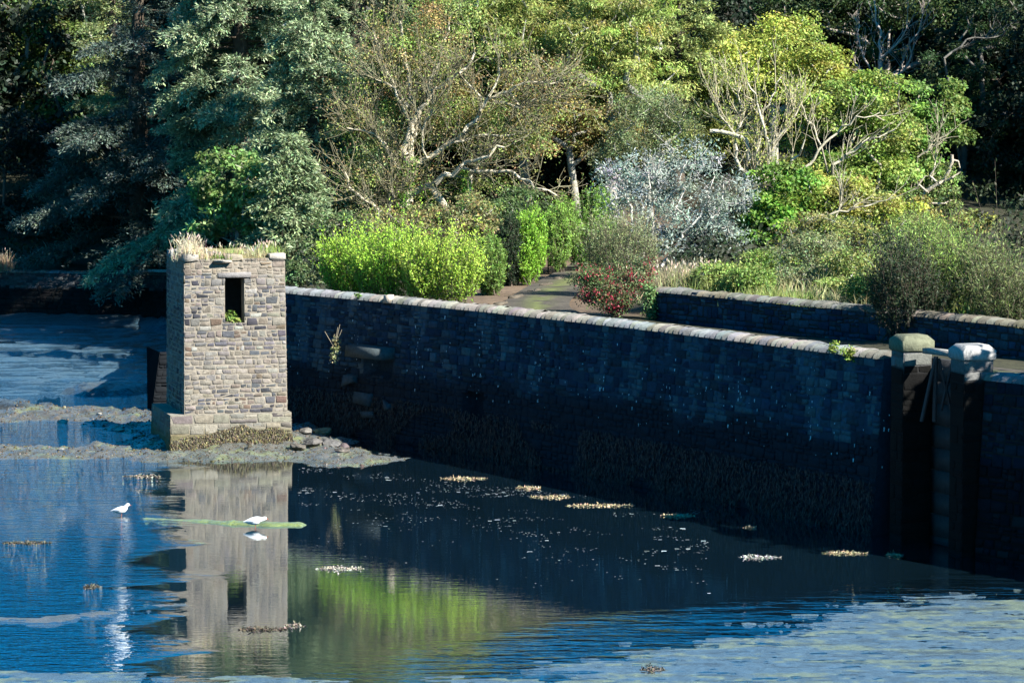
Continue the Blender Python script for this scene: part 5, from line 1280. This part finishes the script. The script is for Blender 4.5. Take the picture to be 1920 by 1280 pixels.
# rockweed hanging on the lower wall and on the plinth
rng = np.random.default_rng(260); n = 16000
u = rng.uniform(.5, wall_len, n); z = rng.random(n) ** 1.3 * 1.25 + .02 - .0 * u; L = rng.uniform(.06, .2, n)
ok = vnoise(u * .9, z * 1.3, 66) > .3; u, z, L = u[ok], z[ok], L[ok]; n = len(u)
P = wplace(u, z, np.full(n, .07) + rng.random(n) * .06)
A = np.array([0, 0, -1.]) + rng.normal(0, .25, (n, 3)); mb = MB()
leaves(mb, P, A, np.array([WN[0], WN[1], .1]) + rng.normal(0, .5, (n, 3)), L, .03, jitcol(rng, (.008, .008, .008), n, .45, .12))
tag(mb.build('wall_rockweed', M_WEED), 'dark brown rockweed hanging along the foot of the sea wall', 'seaweed', kind='stuff')
n = 11000; u = rng.uniform(0, TW + PL + PR, n); z = .02 + .55 * rng.random(n) ** 1.2 * (.5 + vnoise(u * 2, u * 0, 5))
P = PF['f'][1](u, z, np.full(n, .03) + rng.random(n) * .08 + (.5 - z) * .12); mb = MB()
leaves(mb, P, np.array([0, -.15, -1.]) + rng.normal(0, .45, (n, 3)), np.array([.2, -1, .3]) + rng.normal(0, .5, (n, 3)), rng.uniform(.04, .13, n), .022, jitcol(rng, np.where(rng.random((n, 1)) < .25, np.array([[.17, .15, .06]]), np.array([[.075, .06, .038]])), n, .35, .1))
tag(mb.build('plinth_rockweed', M_WEED), 'brown rockweed draped over the foot of the tower plinth', 'seaweed', kind='stuff')
# foam and weed flecks drifting on the water off the wall
n = 3600; px = rng.uniform(560, 1330, n); py = 865 + (px - 560) * .12 + np.abs(rng.normal(0, 60, n)); k = vnoise(px * .012, py * .11, 19) + .25 * rng.random(n) > .72; px, py = px[k], py[k]; n = len(px)
P = np.array([at_z(a, b, .006) for a, b in zip(px, py)]); s = rng.uniform(.003, .011, n) * np.where(rng.random(n) < .05, 3, 1)
v = np.stack([P + np.stack([-s * 2, -s * 1.2, 0 * s], 1), P + np.stack([s * 2, -s, 0 * s], 1), P + np.stack([s * 1.6, s * 1.2, 0 * s], 1), P + np.stack([-s * 1.7, s, 0 * s], 1)], 1).reshape(-1, 3)
mb = MB(); mb.add(v, np.arange(4 * n).reshape(-1, 4), np.repeat(jitcol(rng, (.3, .34, .36), n, .35, .05), 4, 0))
tag(mb.build('foam_flecks', M_WEED), 'tiny white flecks of foam drifting on the dark water below the wall', 'foam', kind='stuff')
# gulls
def lathe_path(mb, path, rads, col, K=10, flat=1.):
    path = np.array(path, float); n = len(path); T = nrm(np.gradient(path, axis=0)); S = np.array([0, 1., 0]); an = np.arange(K) * 2 * PI / K; V = []
    for p, t, r in zip(path, T, rads):
        upv = nrm(np.cross(t, S)); V.append(p + (S * np.cos(an)[:, None] * flat + upv * np.sin(an)[:, None]) * r)
    f = [[i * K + k, i * K + (k + 1) % K, i * K + K + (k + 1) % K, i * K + K + k] for i in range(n - 1) for k in range(K)]
    mb.add(np.concatenate(V), f, col)
def gull(px, py, label, head_down, seed, s=1.0):
    c = at_z(px, py, 0); t = thing('gull', label, 'bird', c)
    hx, hz = (.17, .27) if not head_down else (.21, .2)
    W = np.array((.8, .8, .78))
    sp = np.array([(-.2, 0, .115), (-.15, 0, .125), (-.09, 0, .135), (0, 0, .145), (.07, 0, .165), (.11, 0, .2 if not head_down else .18), (hx - .035, 0, hz - .02), (hx - .008, 0, hz), (hx + .02, 0, hz), (hx + .04, 0, hz - .004)])
    mb = MB(); lathe_path(mb, sp * s + c, np.array([.008, .04, .07, .088, .08, .056, .042, .042, .033, .006]) * s, W)
    mb.build('body', M_BIRD, t, smooth=True)
    for sy in (-1, 1):
        mb = MB(); lathe_path(mb, np.array([(.08, sy * .06, .18), (.02, sy * .076, .18), (-.08, sy * .07, .16), (-.17, sy * .035, .14), (-.25, sy * .012, .125)]) * s + c, np.array([.012, .05, .046, .025, .004]) * s, (.6, .62, .65) if not head_down else (.72, .73, .74), 8, .35); mb.build('wing', M_BIRD, t, smooth=True)
        mb = MB(); polytube(mb, np.array([(.01, sy * .025, .08), (.015, sy * .025, .04), (.005, sy * .025, -.02)]) * s + c, .006, (.3, .1, .07), 5); mb.build('leg', M_BIRD, t)
    mb = MB(); polytube(mb, np.array([(hx + .03, 0, hz - .005), (hx + .055, 0, hz - .012), (hx + .075, 0, hz - .022)]) * s + c, np.array([.011, .008, .003]) * s, (.4, .1, .05), 6); mb.build('beak', M_BIRD, t)
gull(227, 967, 'white gull standing upright in blue water at the left', False, 1)
gull(478, 989, 'white gull bending forward beside the green weed bar in the tower reflection', True, 2, 1.1)
